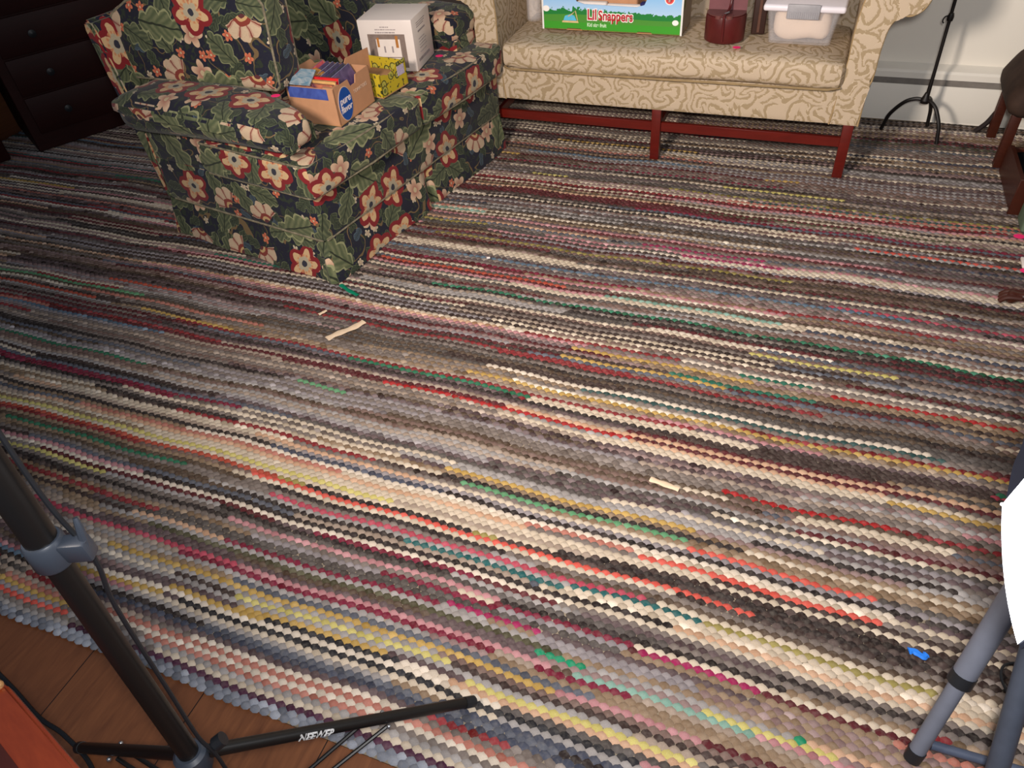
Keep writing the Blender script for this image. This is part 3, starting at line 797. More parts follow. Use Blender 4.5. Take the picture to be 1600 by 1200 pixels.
# ---- yellow box with avocado doodles
YA = LA + math.radians(90 + 1)
YB = thing('carton', 'open yellow cardboard carton with dark fruit doodles between the produce box and white box', 'box', lsw(-.098, .582, .5115), YA)
ym, nt, b = new_mat('yellow_print', .6, .25)
oc = coord(nt)
vo = nt.nodes.new('ShaderNodeTexVoronoi'); vo.inputs['Scale'].default_value = 21; vo.inputs['Randomness'].default_value = .6
nt.links.new(oc, vo.inputs['Vector'])
d = V(nt, vo.outputs['Distance'])
c = mix(nt, (d < .40), (186, 164, 40), (60, 66, 34))
c = mix(nt, (d < .33), c, (172, 164, 70))
c = mix(nt, (d < .2), c, (108, 112, 54))
c = mix(nt, (noise(nt, oc, 60, 1) > .63), c, (92, 84, 40))
nt.links.new(c, b.inputs['Base Color'])
w2, d2, h2 = .172, .19, .095
openbox(YB, w2, d2, h2, mat=ym)
bm = bmesh.new(); prism(bm, [(0, .004), (w2, .004), (w2, h2 + .01), (w2 - .06, h2 + .008), (w2 - .075, h2 - .008), (.05, h2 - .02), (.03, h2 - .01), (0, h2 - .005)], 'y', 0, .004); obj('front_panel', bm, ym, YB, smooth=False)
bm = bmesh.new(); prism(bm, [(0, .004), (w2, .004), (w2, h2 + .03), (.03, h2 + .035), (0, h2)], 'y', d2 - .004, d2); obj('back_panel', bm, CARD, YB, smooth=False)
bm = bmesh.new(); add_box(bm, .112, .158, -.0012, 0, .050, .088); o = obj('shipping_label', bm, plain('lilac_label', (176, 164, 184), .6, .2, nscale=160, var=.2), YB, smooth=False); o['label'] = 'pale lilac printed label'
bm = bmesh.new(); add_box(bm, .02, .15, .04, .16, .02, .06, .01); o = obj('crumpled_paper', bm, CARDIN, YB)

# ---- white glossy appliance box
WA = math.atan2(.05, .21) + LA + PI / 2
WB = thing('appliance_box', 'white square gift box with a picture of a wall hook rack on the loveseat', 'box', lsw(-.14, .878, .5115), 0)
# local x: toward the far arm and slightly back, local y: toward backrest
fx_ = Vector(lsw(-.205, 1.09, 0)) - Vector(lsw(-.14, .878, 0))
WB.rotation_euler = (0, 0, math.atan2(fx_.y, fx_.x))
wm, nt, b = new_mat('glossy_white_print', .38, .4)
oc = coord(nt)
nt.links.new(mix(nt, noise(nt, oc, 8, 2), (214, 202, 196), (232, 222, 214)), b.inputs['Base Color'])
bump(nt, b, noise(nt, oc, 40, 3), .12, .002)
ww, wd, wh = .222, .243, .208
bm = bmesh.new(); add_box(bm, 0, ww, 0, wd, 0, wh, .003, 2); obj('carton_body', bm, wm, WB, angle=30)
# left face (x = 0 plane, seen from the camera) carries the picture
PICG = plain('picture_grey', (128, 112, 104), .5, .3, var=.15, nscale=50)
GRYI = plain('grey_ink', (150, 140, 140), .6, .2, var=.05)
bm = bmesh.new(); add_box(bm, -.0010, 0, .038, .205, .016, .152); o = obj('picture_panel', bm, PICG, WB, smooth=False); o['label'] = 'grey brown picture panel'
def lf(name, y0_, y1_, z0_, z1_, m, d_=.0016):
    bm = bmesh.new(); add_box(bm, -d_, -.0008, y0_, y1_, z0_, z1_); return obj(name, bm, m, WB, smooth=False)
lf('picture_rack', .062, .170, .06, .132, WHITEP, .0014)
lf('picture_shelf', .056, .165, .044, .056, WHITEP, .0014)
ORB = plain('brass_brown', (176, 116, 56), .5, .3)
lf('picture_bracket', .156, .166, .10, .138, ORB, .0018); lf('picture_bracket', .070, .082, .098, .146, ORB, .0018)
for yy in (.135, .10): lf('picture_hook', yy - .004, yy + .003, .078, .104, GRYI, .0018)
for i in range(4): lf('picture_peg', .072 + i * .024, .082 + i * .024, .034, .044, plain('dark_peg', (70, 40, 36), .6, .2), .0018)
lf('picture_wood', .06, .185, .02, .034, ORB, .0014)
def lines(face, rows):
    for (a_, b__, z_, h_) in rows:
        bm = bmesh.new()
        n = max(2, int((b__ - a_) / .007))
        for k in range(n):
            s_ = a_ + (b__ - a_) * k / n
            e_ = s_ + (b__ - a_) / n * random.uniform(.55, .9)
            if face == 'left': add_box(bm, -.0008, 0, s_, e_, z_, z_ + h_)
            else: add_box(bm, s_, e_, -.0008, 0, z_, z_ + h_)
        obj('printed_lines', bm, GRYI, WB, smooth=False)
lines('left', [(.105, .145, .178, .004), (.075, .168, .168, .004), (.08, .17, .156, .005)])
lines('front', [(.05, .16, .178, .003), (.05, .15, .170, .003), (.05, .14, .162, .003), (.06, .15, .140, .007), (.06, .13, .112, .003), (.06, .15, .100, .003), (.06, .14, .088, .003), (.06, .15, .076, .003), (.06, .14, .06, .003), (.03, .17, .03, .012)])

# ================================================================== CAMEL SOFA
CS = thing('damask_sofa', 'camel damask sofa with scrolled arms and red mahogany legs against the wall', 'sofa', (-.674, 3.285, 0), 0)
bm = cushion(-.755, .755, .0, .60, .240, .392, .008, .003, 12); obj('seat_rail', bm, DAMASK, CS)
def csf(co):
    p = co.copy()
    if p.z < .42 and p.y < .05: p.z += .0
    p.z += .006 * math.sin(p.x * 5)
    return p
SC = obj('seat_cushion', cushion(-.728, .752, -.045, .49, .392, .508, .036, .008, 16, csf), DAMASK, CS)
bm = bmesh.new(); P = [(-.715, .4, .400), (-.72, -.02, .400), (-.69, -.046, .400), (0, -.05, .400), (.70, -.046, .400), (.745, -.02, .400), (.74, .4, .400)]
tube(bm, P, .005, 6); obj('piping', bm, plain('camel_welt', (148, 126, 92), .8, .1), SC, uv=False)
# arms : scroll front profile (x outward from sofa centre, z)
prof = [(.735, .24), (.848, .24), (.850, .40), (.862, .55), (.872, .63), (.90, .672), (.94, .676), (.975, .70), (.992, .745), (.985, .80), (.95, .842), (.90, .856), (.84, .845), (.795, .80), (.768, .72), (.757, .62), (.757, .50), (.752, .40)]
def smooth_prof(p, k=4):
    n = len(p); out = []
    for i in range(n):
        p0, p1, p2, p3 = [Vector(p[(i + j - 1) % n]) for j in range(4)]
        for s_ in range(k):
            t_ = s_ / k
            out.append(tuple(.5 * ((2 * p1) + (p2 - p0) * t_ + (2 * p0 - 5 * p1 + 4 * p2 - p3) * t_ * t_ + (3 * p1 - p0 - 3 * p2 + p3) * t_ ** 3)))
    return out
sp_ = smooth_prof(prof[2:])[:-3]; sp_ = [prof[0], prof[1]] + sp_
for s in (1, -1):
    bm = bmesh.new()
    prism(bm, [(s * x_, z_) for x_, z_ in sp_], 'y', -.004, .60)
    es = [e for e in bm.edges if abs(e.verts[0].co.y + .004) < 1e-5 and abs(e.verts[1].co.y + .004) < 1e-5]
    bmesh.ops.bevel(bm, geom=es, offset=.008, segments=2, affect='EDGES')
    A_ = obj('arm', bm, DAMASK, CS, angle=50)
    bm = bmesh.new(); tube(bm, [(s * x_, .002, z_) for x_, z_ in sp_[1:] + [sp_[0]]], .004, 6); obj('piping', bm, plain('camel_welt_b', (160, 136, 100), .8, .1), A_, uv=False)
bm = bmesh.new()
prism(bm, [(.40, .26), (.44, .55), (.50, .98), (.54, 1.01), (.60, 1.0), (.61, .9), (.58, .24), (.42, .24)], 'x', -.80, .80)
bmesh.ops.bevel(bm, geom=[e for e in bm.edges], offset=.015, segments=2, affect='EDGES'); obj('backrest', bm, DAMASK, CS)
def leg(x, y, w_=.043, z1=.25, rake=0):
    bm = bmesh.new()
    v = add_box(bm, -w_ / 2, w_ / 2, -w_ / 2, w_ / 2, 0, z1, .004, 2)
    for q in bm.verts: q.co.y += y + rake * (1 - q.co.z / z1); q.co.x += x
    return obj('leg', bm, MAHOG, CS)
for x_ in (-.815, 0.0, .815): leg(x_, .026)
for x_ in (-.80, 0.0, .80): leg(x_, .57, rake=.03)
bm = bmesh.new(); add_box(bm, -.80, -.018, .018, .036, .135, .178, .002, 1); obj('stretcher', bm, MAHOG, CS)
bm = bmesh.new(); add_box(bm, .018, .80, .018, .036, .135, .178, .002, 1); obj('stretcher', bm, MAHOG, CS)
for x_ in (-.81, 0.0, .81):
    bm = bmesh.new(); add_box(bm, x_ - .01, x_ + .01, .04, .56, .12, .158, .002, 1); obj('side_stretcher', bm, MAHOG, CS)

SZ = .524
# ---- fruit carton with sky and grass print
LB = thing('fruit_carton', 'open fruit carton with sky and grass print and red Lil Snappers lettering', 'box', (-1.255, 3.425, SZ), math.radians(-1.2))
lm, nt, b = new_mat('sky_and_grass_print', .45, .35)
oc = coord(nt)
sp = nt.nodes.new('ShaderNodeSeparateXYZ'); nt.links.new(oc, sp.inputs[0])
px_, pz_ = V(nt, sp.outputs[0]), V(nt, sp.outputs[2])
hor = (px_ * 9.0).sin() * .006 + .072
c = mix(nt, pz_ * 7.0 - .2, (196, 216, 236), (120, 182, 232))
tuft = noise(nt, oc, 55, 2) * .05 - .012
c = mix(nt, pz_ < (hor + tuft), c, (30, 122, 52))
c = mix(nt, pz_ < hor - .01, c, (72, 140, 48))
c = mix(nt, pz_ < .035, c, (58, 150, 38))
nt.links.new(c, b.inputs['Base Color'])
lw, ld, lh = .645, .175, .20
bm = bmesh.new()
prism(bm, [(0, .0), (.115, .0), (.12, .008), (.185, .008), (.19, 0), (.445, 0), (.45, .008), (.51, .008), (.515, 0), (lw, .0), (lw, lh), (.50, lh), (.49, .15), (.475, .118), (.44, .108), (.20, .112), (.165, .122), (.15, .15), (.14, lh), (0, lh)], 'y', 0, .004)
obj('front_panel', bm, lm, LB, smooth=False)
WEDGE = plain('white_board_edge', (226, 224, 220), .6, .2, var=.02)
bm = bmesh.new(); add_box(bm, -.001, .007, -.0012, .002, 0, lh); obj('edge_strip', bm, WEDGE, LB, smooth=False)
bm = bmesh.new(); add_box(bm, lw - .007, lw + .001, -.0012, .002, 0, lh); obj('edge_strip', bm, WEDGE, LB, smooth=False)
GREYB = plain('grey_board', (146, 132, 116), .8, .15, var=.05)
bm = bmesh.new(); prism(bm, [(0, 0), (.075, 0), (.08, .012), (.105, .012), (.11, 0), (ld, 0), (ld, .15), (0, lh)], 'x', lw - .004, lw); obj('side_panel', bm, GREYB, LB, smooth=False)
bm = bmesh.new(); prism(bm, [(0, .09), (.035, .11), (.05, .18), (0, .195)], 'x', lw, lw + .0012); o = obj('side_print', bm, plain('olive_print', (84, 92, 44), .6, .3), LB, smooth=False); o['label'] = 'olive green printed corner'
bm = bmesh.new(); add_box(bm, 0, .004, 0, ld, 0, lh); obj('side_panel', bm, GREYB, LB, smooth=False)
bm = bmesh.new(); add_box(bm, 0, lw, ld - .004, ld, 0, .13); obj('back_panel', bm, CARDIN, LB, smooth=False)
bm = bmesh.new(); add_box(bm, 0, lw, 0, ld, 0, .004); obj('bottom_panel', bm, CARDIN, LB, smooth=False)
REDI = plain('red_ink', (178, 24, 40), .5, .3, var=.1, nscale=90)
WHI = plain('white_ink_b', (240, 236, 230), .5, .3, var=.01)
yF = -.0006
for (s_, sz_, x_, z_, sxx) in (('Lil', .062, .238, .068, .8), ('Snappers', .056, .347, .066, .78)):
    text_obj('lettering_outline', s_, sz_, WHI, LB, frame((x_, yF, z_), (1, 0, .0), (0, 0, 1)), .0004, bold=.0050, sx=sxx)
    o = text_obj('lettering', s_, sz_, REDI, LB, frame((x_, yF - .0008, z_), (1, 0, .0), (0, 0, 1)), .0004, bold=.0012, sx=sxx)
text_obj('small_lettering', 'Kid size fruit', .022, plain('pale_green_ink', (196, 222, 186), .5, .3), LB, frame((.26, yF, .026), (1, 0, .0), (0, 0, 1)), .0004, bold=.0007, sx=.8)
# sandbox-like emblem left of the lettering, tags at the corners
bm = bmesh.new(); prism(bm, [(.095, .032), (.175, .032), (.172, .04), (.098, .04)], 'y', -.0016, -.0002); obj('emblem_base', bm, plain('tan_ink', (206, 180, 130), .6, .2), LB, smooth=False)
bm = bmesh.new(); prism(bm, [(.102, .041), (.165, .041), (.155, .062), (.135, .068), (.11, .06)], 'y', -.0012, -.0002); obj('emblem_pool', bm, plain('light_blue_ink', (90, 180, 214), .6, .2), LB, smooth=False)
bm = bmesh.new(); tube(bm, [(.125, -.001, .058), (.145, -.001, .070), (.160, -.001, .083), (.170, -.001, .042)], .0025, 6); obj('emblem_frame', bm, plain('tan_ink_b', (206, 180, 130), .6, .2), LB)
bm = bmesh.new(); lathe(bm, [(.0001, 0), (.022, 0), (.022, .001), (.0001, .001)], 24); bm.transform(frame((.585, -.0002, .145), (1, 0, 0), (0, 0, 1))); obj('round_emblem', bm, WHI, LB, smooth=False)
bm = bmesh.new(); lathe(bm, [(.012, 0), (.018, 0), (.018, .001), (.012, .001), (.012, 0)], 24); bm.transform(frame((.585, -.0012, .145), (1, 0, 0), (0, 0, 1))); o = obj('round_emblem_ring', bm, plain('coral_ink', (222, 74, 74), .5, .3), LB, smooth=False)
for (cx_, cz_, rx_) in ((.02, .088, .016), (.615, .052, .014)):
    bm = bmesh.new(); prism(bm, [(cx_ + rx_ * math.cos(a_), cz_ + rx_ * .8 * math.sin(a_)) for a_ in np.linspace(0, 2 * PI, 16, endpoint=False)], 'y', -.001, -.0002); obj('cloud_print', bm, WHI, LB, smooth=False)
# contents of the fruit carton
CT = thing('paper_bundle', 'brown and white paper things packed inside the printed fruit carton', 'papers', (-1.255, 3.425, SZ), math.radians(-1.2))
bm = bmesh.new(); add_box(bm, .20, .43, .05, .13, .006, .135, .01); obj('brown_packet', bm, CARD, CT)
bm = bmesh.new(); add_box(bm, .16, .30, .012, .045, .006, .118, .008); obj('white_wrap', bm, WHITEP, CT)
bm = bmesh.new(); add_box(bm, .30, .46, .012, .04, .006, .112, .008, M=None); obj('white_wrap', bm, WHITEP, CT)
o = tag(obj('blue_pouch', (lambda q: (add_box(q, .45, .485, .015, .05, .006, .122, .008), q)[1])(bmesh.new()), plain('navy_cloth', (34, 34, 84), .7, .2), None), 'small dark navy pouch peeking out at the right of the fruit carton window', 'pouch')
o.location = LB.location; o.rotation_euler = LB.rotation_euler

# ---- dark red leather case
LC = thing('leather_case', 'dark red leather drum shaped case with a strap on the sofa between carton and bin', 'case', (-.427, 3.405, SZ), 0)
lea, nt, b = new_mat('oxblood_leather', .42, .5)
oc = coord(nt)
nt.links.new(mix(nt, noise(nt, oc, 14, 3), (58, 12, 12), (96, 24, 24)), b.inputs['Base Color']); bump(nt, b, noise(nt, oc, 180, 2), .15, .0008)
bm = bmesh.new(); lathe(bm, [(.0001, 0), (.078, 0), (.083, .004), (.083, .096), (.081, .104), (.074, .106), (.0001, .106)], 40, sy=.93); obj('base', bm, lea, LC, uv=False, angle=50)
leb = plain('mauve_lining_leather', (112, 66, 70), .5, .4, var=.15, nscale=12)
bm = bmesh.new(); lathe(bm, [(.0001, .107), (.0805, .107), (.0805, .110), (.0001, .110)], 40, sy=.93); obj('top_disc', bm, plain('sheen_leather_top', (96, 52, 50), .4, .5, nscale=15, var=.15), LC, uv=False)  # paler brown than the base: reflected light painted into the leather colour
bm = bmesh.new()
pts = [(.078 * math.cos(a_), .02 + .05 * math.sin(a_)) for a_ in np.linspace(0, PI, 18)]
prism(bm, pts, 'z', .110, .25); obj('raised_lid', bm, leb, LC, smooth=True, uv=False)
bm = bmesh.new()
tube(bm, smoothpts([(.002, -.078, .012), (.002, -.080, .09), (.002, -.074, .112), (.008, -.03, .118), (.012, .0, .128), (.014, .012, .17), (.014, .014, .25)], 5), .0055, 8); obj('strap', bm, lea, LC, uv=False)
bm = bmesh.new(); tube(bm, [(.000, -.066, .118), (.016, -.050, .121)], .0035, 6); o = obj('buckle', bm, STEEL, LC, uv=False); o['label'] = 'small steel buckle'
for s in (-1, 1):
    bm = bmesh.new(); lathe(bm, [(.0001, .100), (.014, .100), (.014, .1125), (.0001, .1125)], 16, c=(s * .022, -.066)); obj('closure_tab', bm, plain('tab_leather', (104, 58, 54), .4, .5), LC, uv=False)
LD = thing('dark_case', 'thin dark brown upright case behind the red leather case on the sofa', 'case', (-.300, 3.50, SZ), .1)
bm = bmesh.new(); add_box(bm, -.028, .028, -.028, .028, 0, .24, .006); obj('body', bm, plain('dark_brown_leather', (48, 26, 20), .5, .4), LD)
bm = bmesh.new(); add_box(bm, -.006, .006, -.031, -.028, .01, .22, .001, 1); obj('strap', bm, plain('strap_brown', (84, 52, 38), .5, .4), LD)
sticker((-.358, 3.30, .5265), .1, 'small red pink sticker on the camel seat right of the leather case', .013)

# ---- clear storage bin
clear, nt, b = new_mat('clear_plastic', .12, .5)
b.inputs['Base Color'].default_value = lin((225, 222, 225)); b.inputs['Alpha'].default_value = .17
SB = thing('storage_bin', 'clear plastic storage bin with a white lid and grey latch on the sofa', 'bin', (-.122, 3.38, SZ), math.radians(-1.5))
def tub(w0, d0, w1, d1, h, th):
    bm = bmesh.new()
    def ring(w_, d_, z_, r_=.02):
        out = []
        for cx_, cy_, a0 in ((w_ / 2 - r_, d_ - r_, 0), (-w_ / 2 + r_, d_ - r_, PI / 2), (-w_ / 2 + r_, r_, PI), (w_ / 2 - r_, r_, 3 * PI / 2)):
            for k in range(5):
                a_ = a0 + k * PI / 8
                out.append(bm.verts.new((cx_ + r_ * math.cos(a_), cy_ + r_ * math.sin(a_), z_)))
        return out
    R = [ring(w0 - 2 * th, d0, th), ring(w0, d0, 0), ]
    rs = [ring(w0, d0, 0), ring(w0 + .003, d0 + .002, .01), ring(w1, d1, h), ring(w1 + .012, d1, h), ring(w1 + .012, d1, h - .02) ]
    rs = rs[:3]
    inn = [ring(w1 - 2 * th, d1 - th, h, .018), ring(w0 - 2 * th, d0 - th, .01, .018)]
    for v in R[0] + R[1]: bm.verts.remove(v)
    allr = rs + inn
    for a_, c_ in zip(allr, allr[1:]):
        for k in range(20): bm.faces.new((a_[k], a_[(k + 1) % 20], c_[(k + 1) % 20], c_[k]))
    bm.faces.new(allr[0]); bm.faces.new(allr[-1])
    return bm
obj('tub', tub(.245, .20, .285, .215, .125, .003), clear, SB, uv=False, angle=50)
LIDM = plain('white_lid_plastic', (226, 220, 226), .4, .4, var=.02)
bm = bmesh.new(); add_box(bm, -.158, .158, -.012, .225, .124, .150, .010, 3); obj('lid', bm, LIDM, SB)
bm = bmesh.new(); add_box(bm, -.063, .063, -.019, -.008, .100, .156, .004, 2)
for k in range(14): add_box(bm, -.055 + k * .008, -.051 + k * .008, -.0205, -.018, .104, .128)
obj('latch', bm, plain('grey_latch', (148, 146, 150), .45, .4), SB)
CB_ = thing('cotton_bundle', 'soft cream bundle of batting inside the clear storage bin', 'bundle', (-.122, 3.38, SZ + .006), 0)
def bf(co):
    p = co.copy(); p.z += .005 * math.sin(p.x * 40) ; return p
obj('batting', cushion(-.112, .112, .012, .180, 0.0, .116, .042, .0, 10, bf), plain('cream_batting', (226, 204, 184), .9, .1, var=.04, nscale=18, bmp=.3), CB_)
# ---- little clear jar at the left end
JR = thing('glass_jar', 'small clear glass jar at the left end of the camel sofa', 'jar', (-1.345, 3.56, SZ - .004), 0)
bm = bmesh.new(); lathe(bm, [(.0001, 0), (.034, 0), (.036, .006), (.036, .10), (.026, .12), (.026, .135), (.024, .135), (.024, .119), (.033, .099), (.033, .008), (.0001, .006)], 24); obj('jar_body', bm, clear, JR, uv=False)
bm = bmesh.new(); lathe(bm, [(.0001, .136), (.028, .136), (.028, .152), (.0001, .152)], 24); obj('jar_lid', bm, STEEL, JR, uv=False)

# ================================================================== IRON FLOOR LAMP STAND
FL = thing('floor_lamp_stand', 'black wrought iron pole stand on three curved legs by the back wall', 'lamp stand', (.458, 3.802, 0), 0)
bm = bmesh.new(); tube(bm, [(.004, 0, .16), (.003, 0, .30), (-.002, 0, .6), (-.006, 0, 1.0), (-.01, 0, 1.5)], [.010, .0075, .0072, .0072, .007], 10); obj('pole', bm, IRON, FL, uv=False)
for (x_, y_) in ((.092, -.086), (-.150, .026), (.055, .105)):
    bm = bmesh.new(); tube(bm, smoothpts([(0, 0, .165), (x_ * .25, y_ * .25, .168), (x_ * .55, y_ * .55, .145), (x_ * .85, y_ * .85, .085), (x_ * .95, y_ * .95, .03), (x_, y_, .004)], 6), .0085, 8); obj('leg', bm, IRON, FL, uv=False)
bm = bmesh.new(); lathe(bm, [(.0001, .150), (.018, .154), (.022, .168), (.014, .182), (.009, .20), (.0001, .20)], 16); obj('hub', bm, IRON, FL, uv=False)
bm = bmesh.new(); lathe(bm, [(.0001, .505), (.012, .51), (.014, .525), (.010, .54), (.0001, .545)], 14); tube(bm, smoothpts([(-.005, 0, .53), (-.022, -.004, .525), (-.026, -.004, .508), (-.020, -.004, .50)], 4), .003, 6); obj('thumb_hook', bm, IRON, FL, uv=False)

# ================================================================== LEFT LIGHT STAND (foreground, black)
ST = thing('light_stand', 'black light stand with a thick column and white NEEWER lettering, lower left', 'light stand', (-.757, .222, 0), 0)
def sl(x, y, z): return (x + .757, y - .222, z)
hub = Vector(sl(-.757, .224, .395))
top = Vector(sl(-.790, .285, 1.06))
dirc = (top - hub).normalized()
bm = bmesh.new(); tube(bm, [hub - dirc * .30, hub + dirc * .55], .0165, 20); obj('column', bm, BLACKM, ST, uv=False)
bm = bmesh.new(); tube(bm, [hub + dirc * .50, hub + dirc * 1.45], .0195, 20); obj('upper_column', bm, BLACKM, ST, uv=False)
cl = hub + dirc * .525
bm = bmesh.new(); tube(bm, [cl - dirc * .022, cl - dirc * .018, cl + dirc * .018, cl + dirc * .022], [.022, .0245, .0245, .022], 24)
side = Vector((.80, .35, 0)).normalized()
add_box(bm, -.012, .03, -.011, .011, -.017, .017, .004, 2, M=Matrix.Translation(cl + side * .024) @ side.to_track_quat('X', 'Z').to_matrix().to_4x4())
obj('clamp_collar', bm, GREYP, ST, uv=False)
bm = bmesh.new(); q = cl + side * .048
tube(bm, [q + Vector((-.004, .0, -.016)), q + Vector((0, 0, .016))], .0075, 12)
tube(bm, [q, q + Vector((.004, .006, .035)), q + Vector((.001, .01, .048))], [.006, .005, .003], 8)
obj('clamp_knob', bm, GREYP, ST, uv=False)
for p_ in (-.008, .008):
    bm = bmesh.new(); bmesh.ops.create_uvsphere(bm, u_segments=10, v_segments=6, radius=.0035); bm.transform(Matrix.Translation(cl + side * .03 + Vector((-.008, -.011, p_)))); obj('clamp_screw', bm, STEEL, ST, uv=False)
bm = bmesh.new(); tube(bm, [hub - dirc * .028, hub - dirc * .02, hub + dirc * .018, hub + dirc * .024], [.022, .027, .027, .021], 24); obj('hub_collar', bm, GREYP, ST, uv=False)
bm = bmesh.new(); kd = Vector((.55, .6, .35)).normalized(); k0 = hub + Vector((.018, .02, .006)); tube(bm, [k0, k0 + kd * .014, k0 + kd * .015, k0 + kd * .032], [.007, .007, .0125, .0125], 14)
obj('hub_knob', bm, BLACKP, ST, uv=False)
low = hub - dirc * .275
bm = bmesh.new(); tube(bm, [low - dirc * .018, low + dirc * .018], .024, 20); obj('lower_collar', bm, GREYP, ST, uv=False)
feet = [Vector(sl(-.4575, .611, .0135)), Vector(sl(-1.262, .226, .0)), Vector(sl(-.525, -.285, .0))]
for i, f_ in enumerate(feet):
    h_ = Vector((f_.x - hub.x, f_.y - hub.y, 0)).normalized()
    a_ = hub + h_ * .024
    d_ = (f_ - a_)
    bm = bmesh.new(); tube(bm, [a_, a_ + d_ * .985], .0115, 16); L_ = obj('leg', bm, BLACKM, ST, uv=False)
    bm = bmesh.new(); tube(bm, [a_ + d_ * .955, f_, f_ + d_.normalized() * .004], [.0128, .0128, .009], 16); obj('end_cap', bm, BLACKP, L_, uv=False)
    m_ = a_ + d_ * .60 - Vector((0, 0, .012))
    sd = h_.cross(Vector((0, 0, 1)))
    for s in (-1, 1):
        bm = bmesh.new()
        tube(bm, [m_ + sd * s * .012 + (d_.normalized() * -.035 if s < 0 else Vector()), low + h_ * .024 + sd * s * .012], .0042, 8); obj('brace', bm, BLACKM, ST, uv=False)
        bm = bmesh.new(); bmesh.ops.create_uvsphere(bm, u_segments=10, v_segments=6, radius=.005); bm.transform(Matrix.Translation(m_ + sd * s * .0165 + Vector((0, 0, .004)))); obj('rivet', bm, STEEL, ST, uv=False)
    if i == 0:
        dn_ = d_.normalized()
        nrm = Vector((-.15, -.75, .65)); nrm = (nrm - dn_ * nrm.dot(dn_)).normalized()
        yd = nrm.cross(dn_)
        c_ = a_ + d_ * .335 + nrm * .0114
        o = text_obj('brand_lettering', 'NEEWER', .0185, plain('white_decal', (236, 236, 236), .5, .3, var=.01), ST, frame(c_, dn_, yd), .0006, bold=.0007, sx=1.0)
        # wrap the lettering round the tube
        ax0 = a_
        for v in o.data.vertices:
            w_ = v.co - ax0; al = w_.dot(dn_); rad = w_ - dn_ * al
            ang_ = rad.dot(yd) / .0115
            v.co = ax0 + dn_ * al + (nrm * math.cos(ang_) + yd * math.sin(ang_)) * .0132
# cable along the column
bm = bmesh.new()
off = Vector((.024, .016, 0))
pts = [hub + dirc * 1.4 + off, hub + dirc * .9 + off * 1.05, hub + dirc * .62 + off * 1.05, hub + dirc * .50 + off * 1.5, hub + dirc * .40 + off * 1.1, hub + dirc * .2 + off * 1.0, hub + dirc * .06 + off * .95, hub + dirc * .0 + off * 1.25, hub - dirc * .1 + off * 1.3, hub - dirc * .34 + off * 1.6]
tube(bm, smoothpts(pts, 6), .0034, 8)
o = obj('power_cable', bm, BLACKP, None, uv=False); o.location = (-.757, .222, 0)
tag(o, 'thin black cable running down the column of the black light stand', 'cable')
bm = bmesh.new(); tube(bm, smoothpts([(-1.62, .30, -.008), (-1.52, .276, -.008), (-1.41, .247, -.008), (-1.32, .236, -.008), (-1.20, .20, -.008), (-1.12, .12, -.008), (-1.1, -.2, -.008)], 8), .0052, 8)
tag(obj('floor_cable', bm, BLACKP, None, uv=False), 'black cable lying on the wooden floor at the left, by the orange wood table', 'cable')
# dark cloth bag tip at the bottom edge
bm = cushion(-.62, -.36, .13, .385, FZ + .001, .05, .03, .015, 8)
tag(obj('cloth_bag', bm, plain('black_cloth', (22, 26, 36), .9, .1, nscale=120, bmp=.3), None, uv=False), 'black cloth bag on the wooden floor at the bottom edge of the photo', 'bag')

# ================================================================== ORANGE WOODEN TABLE (bottom left corner)
OW = wood('orange_maple', (104, 34, 14), (142, 58, 26), (3, 14, 3), .35, .45, .3)
OWD = wood('groove_wood', (56, 24, 20), (78, 34, 28), (3, 14, 3), .5, .3)
TT = thing('side_table', 'orange brown wooden side table corner with a dark inlay band at lower left', 'table', (-1.0, .186, FZ), math.radians(-16.2))
zt = .6 - FZ
bm = bmesh.new(); prism(bm, [(0.012, -.004), (.25, 0), (.31, -.02), (.31, -.33), (0, -.35), (-.012, -.33), (-.004, -.012)], 'z', zt - .024, zt)
bmesh.ops.bevel(bm, geom=bm.edges[:], offset=.005, segments=3, affect='EDGES'); obj('table_top', bm, OW, TT)
bm = bmesh.new(); add_box(bm, .03, .28, -.30, -.052, zt - .001, zt + .0012); o = obj('inlay_band', bm, OWD, TT, smooth=False); o['label'] = 'dark inlay band'
bm = bmesh.new(); add_box(bm, .06, .25, -.27, -.086, zt + .0005, zt + .004, .0015, 1); obj('centre_panel', bm, OW, TT)
for x_, y_ in ((.03, -.04), (.27, -.06), (.03, -.30), (.27, -.30)):
    bm = bmesh.new(); tube(bm, [(x_, y_, 0), (x_, y_, .3), (x_, y_, zt - .03)], [.010, .014, .018], 12); obj('leg', bm, OW, TT, uv=False)
for a_ in ((.03, .27, -.055, -.045), (.03, .27, -.31, -.30)):
    bm = bmesh.new(); add_box(bm, a_[0], a_[1], a_[2], a_[3], zt - .07, zt - .024); obj('apron', bm, OW, TT, smooth=False)
bm = bmesh.new(); bmesh.ops.create_uvsphere(bm, u_segments=14, v_segments=8, radius=.008); bm.transform(Matrix.Translation((.010, -.012, zt + .004))); o = obj('corner_stud', bm, plain('brass_stud', (196, 150, 100), .3, .5, metal=.5), TT, uv=False); o['label'] = 'small pale brass stud'

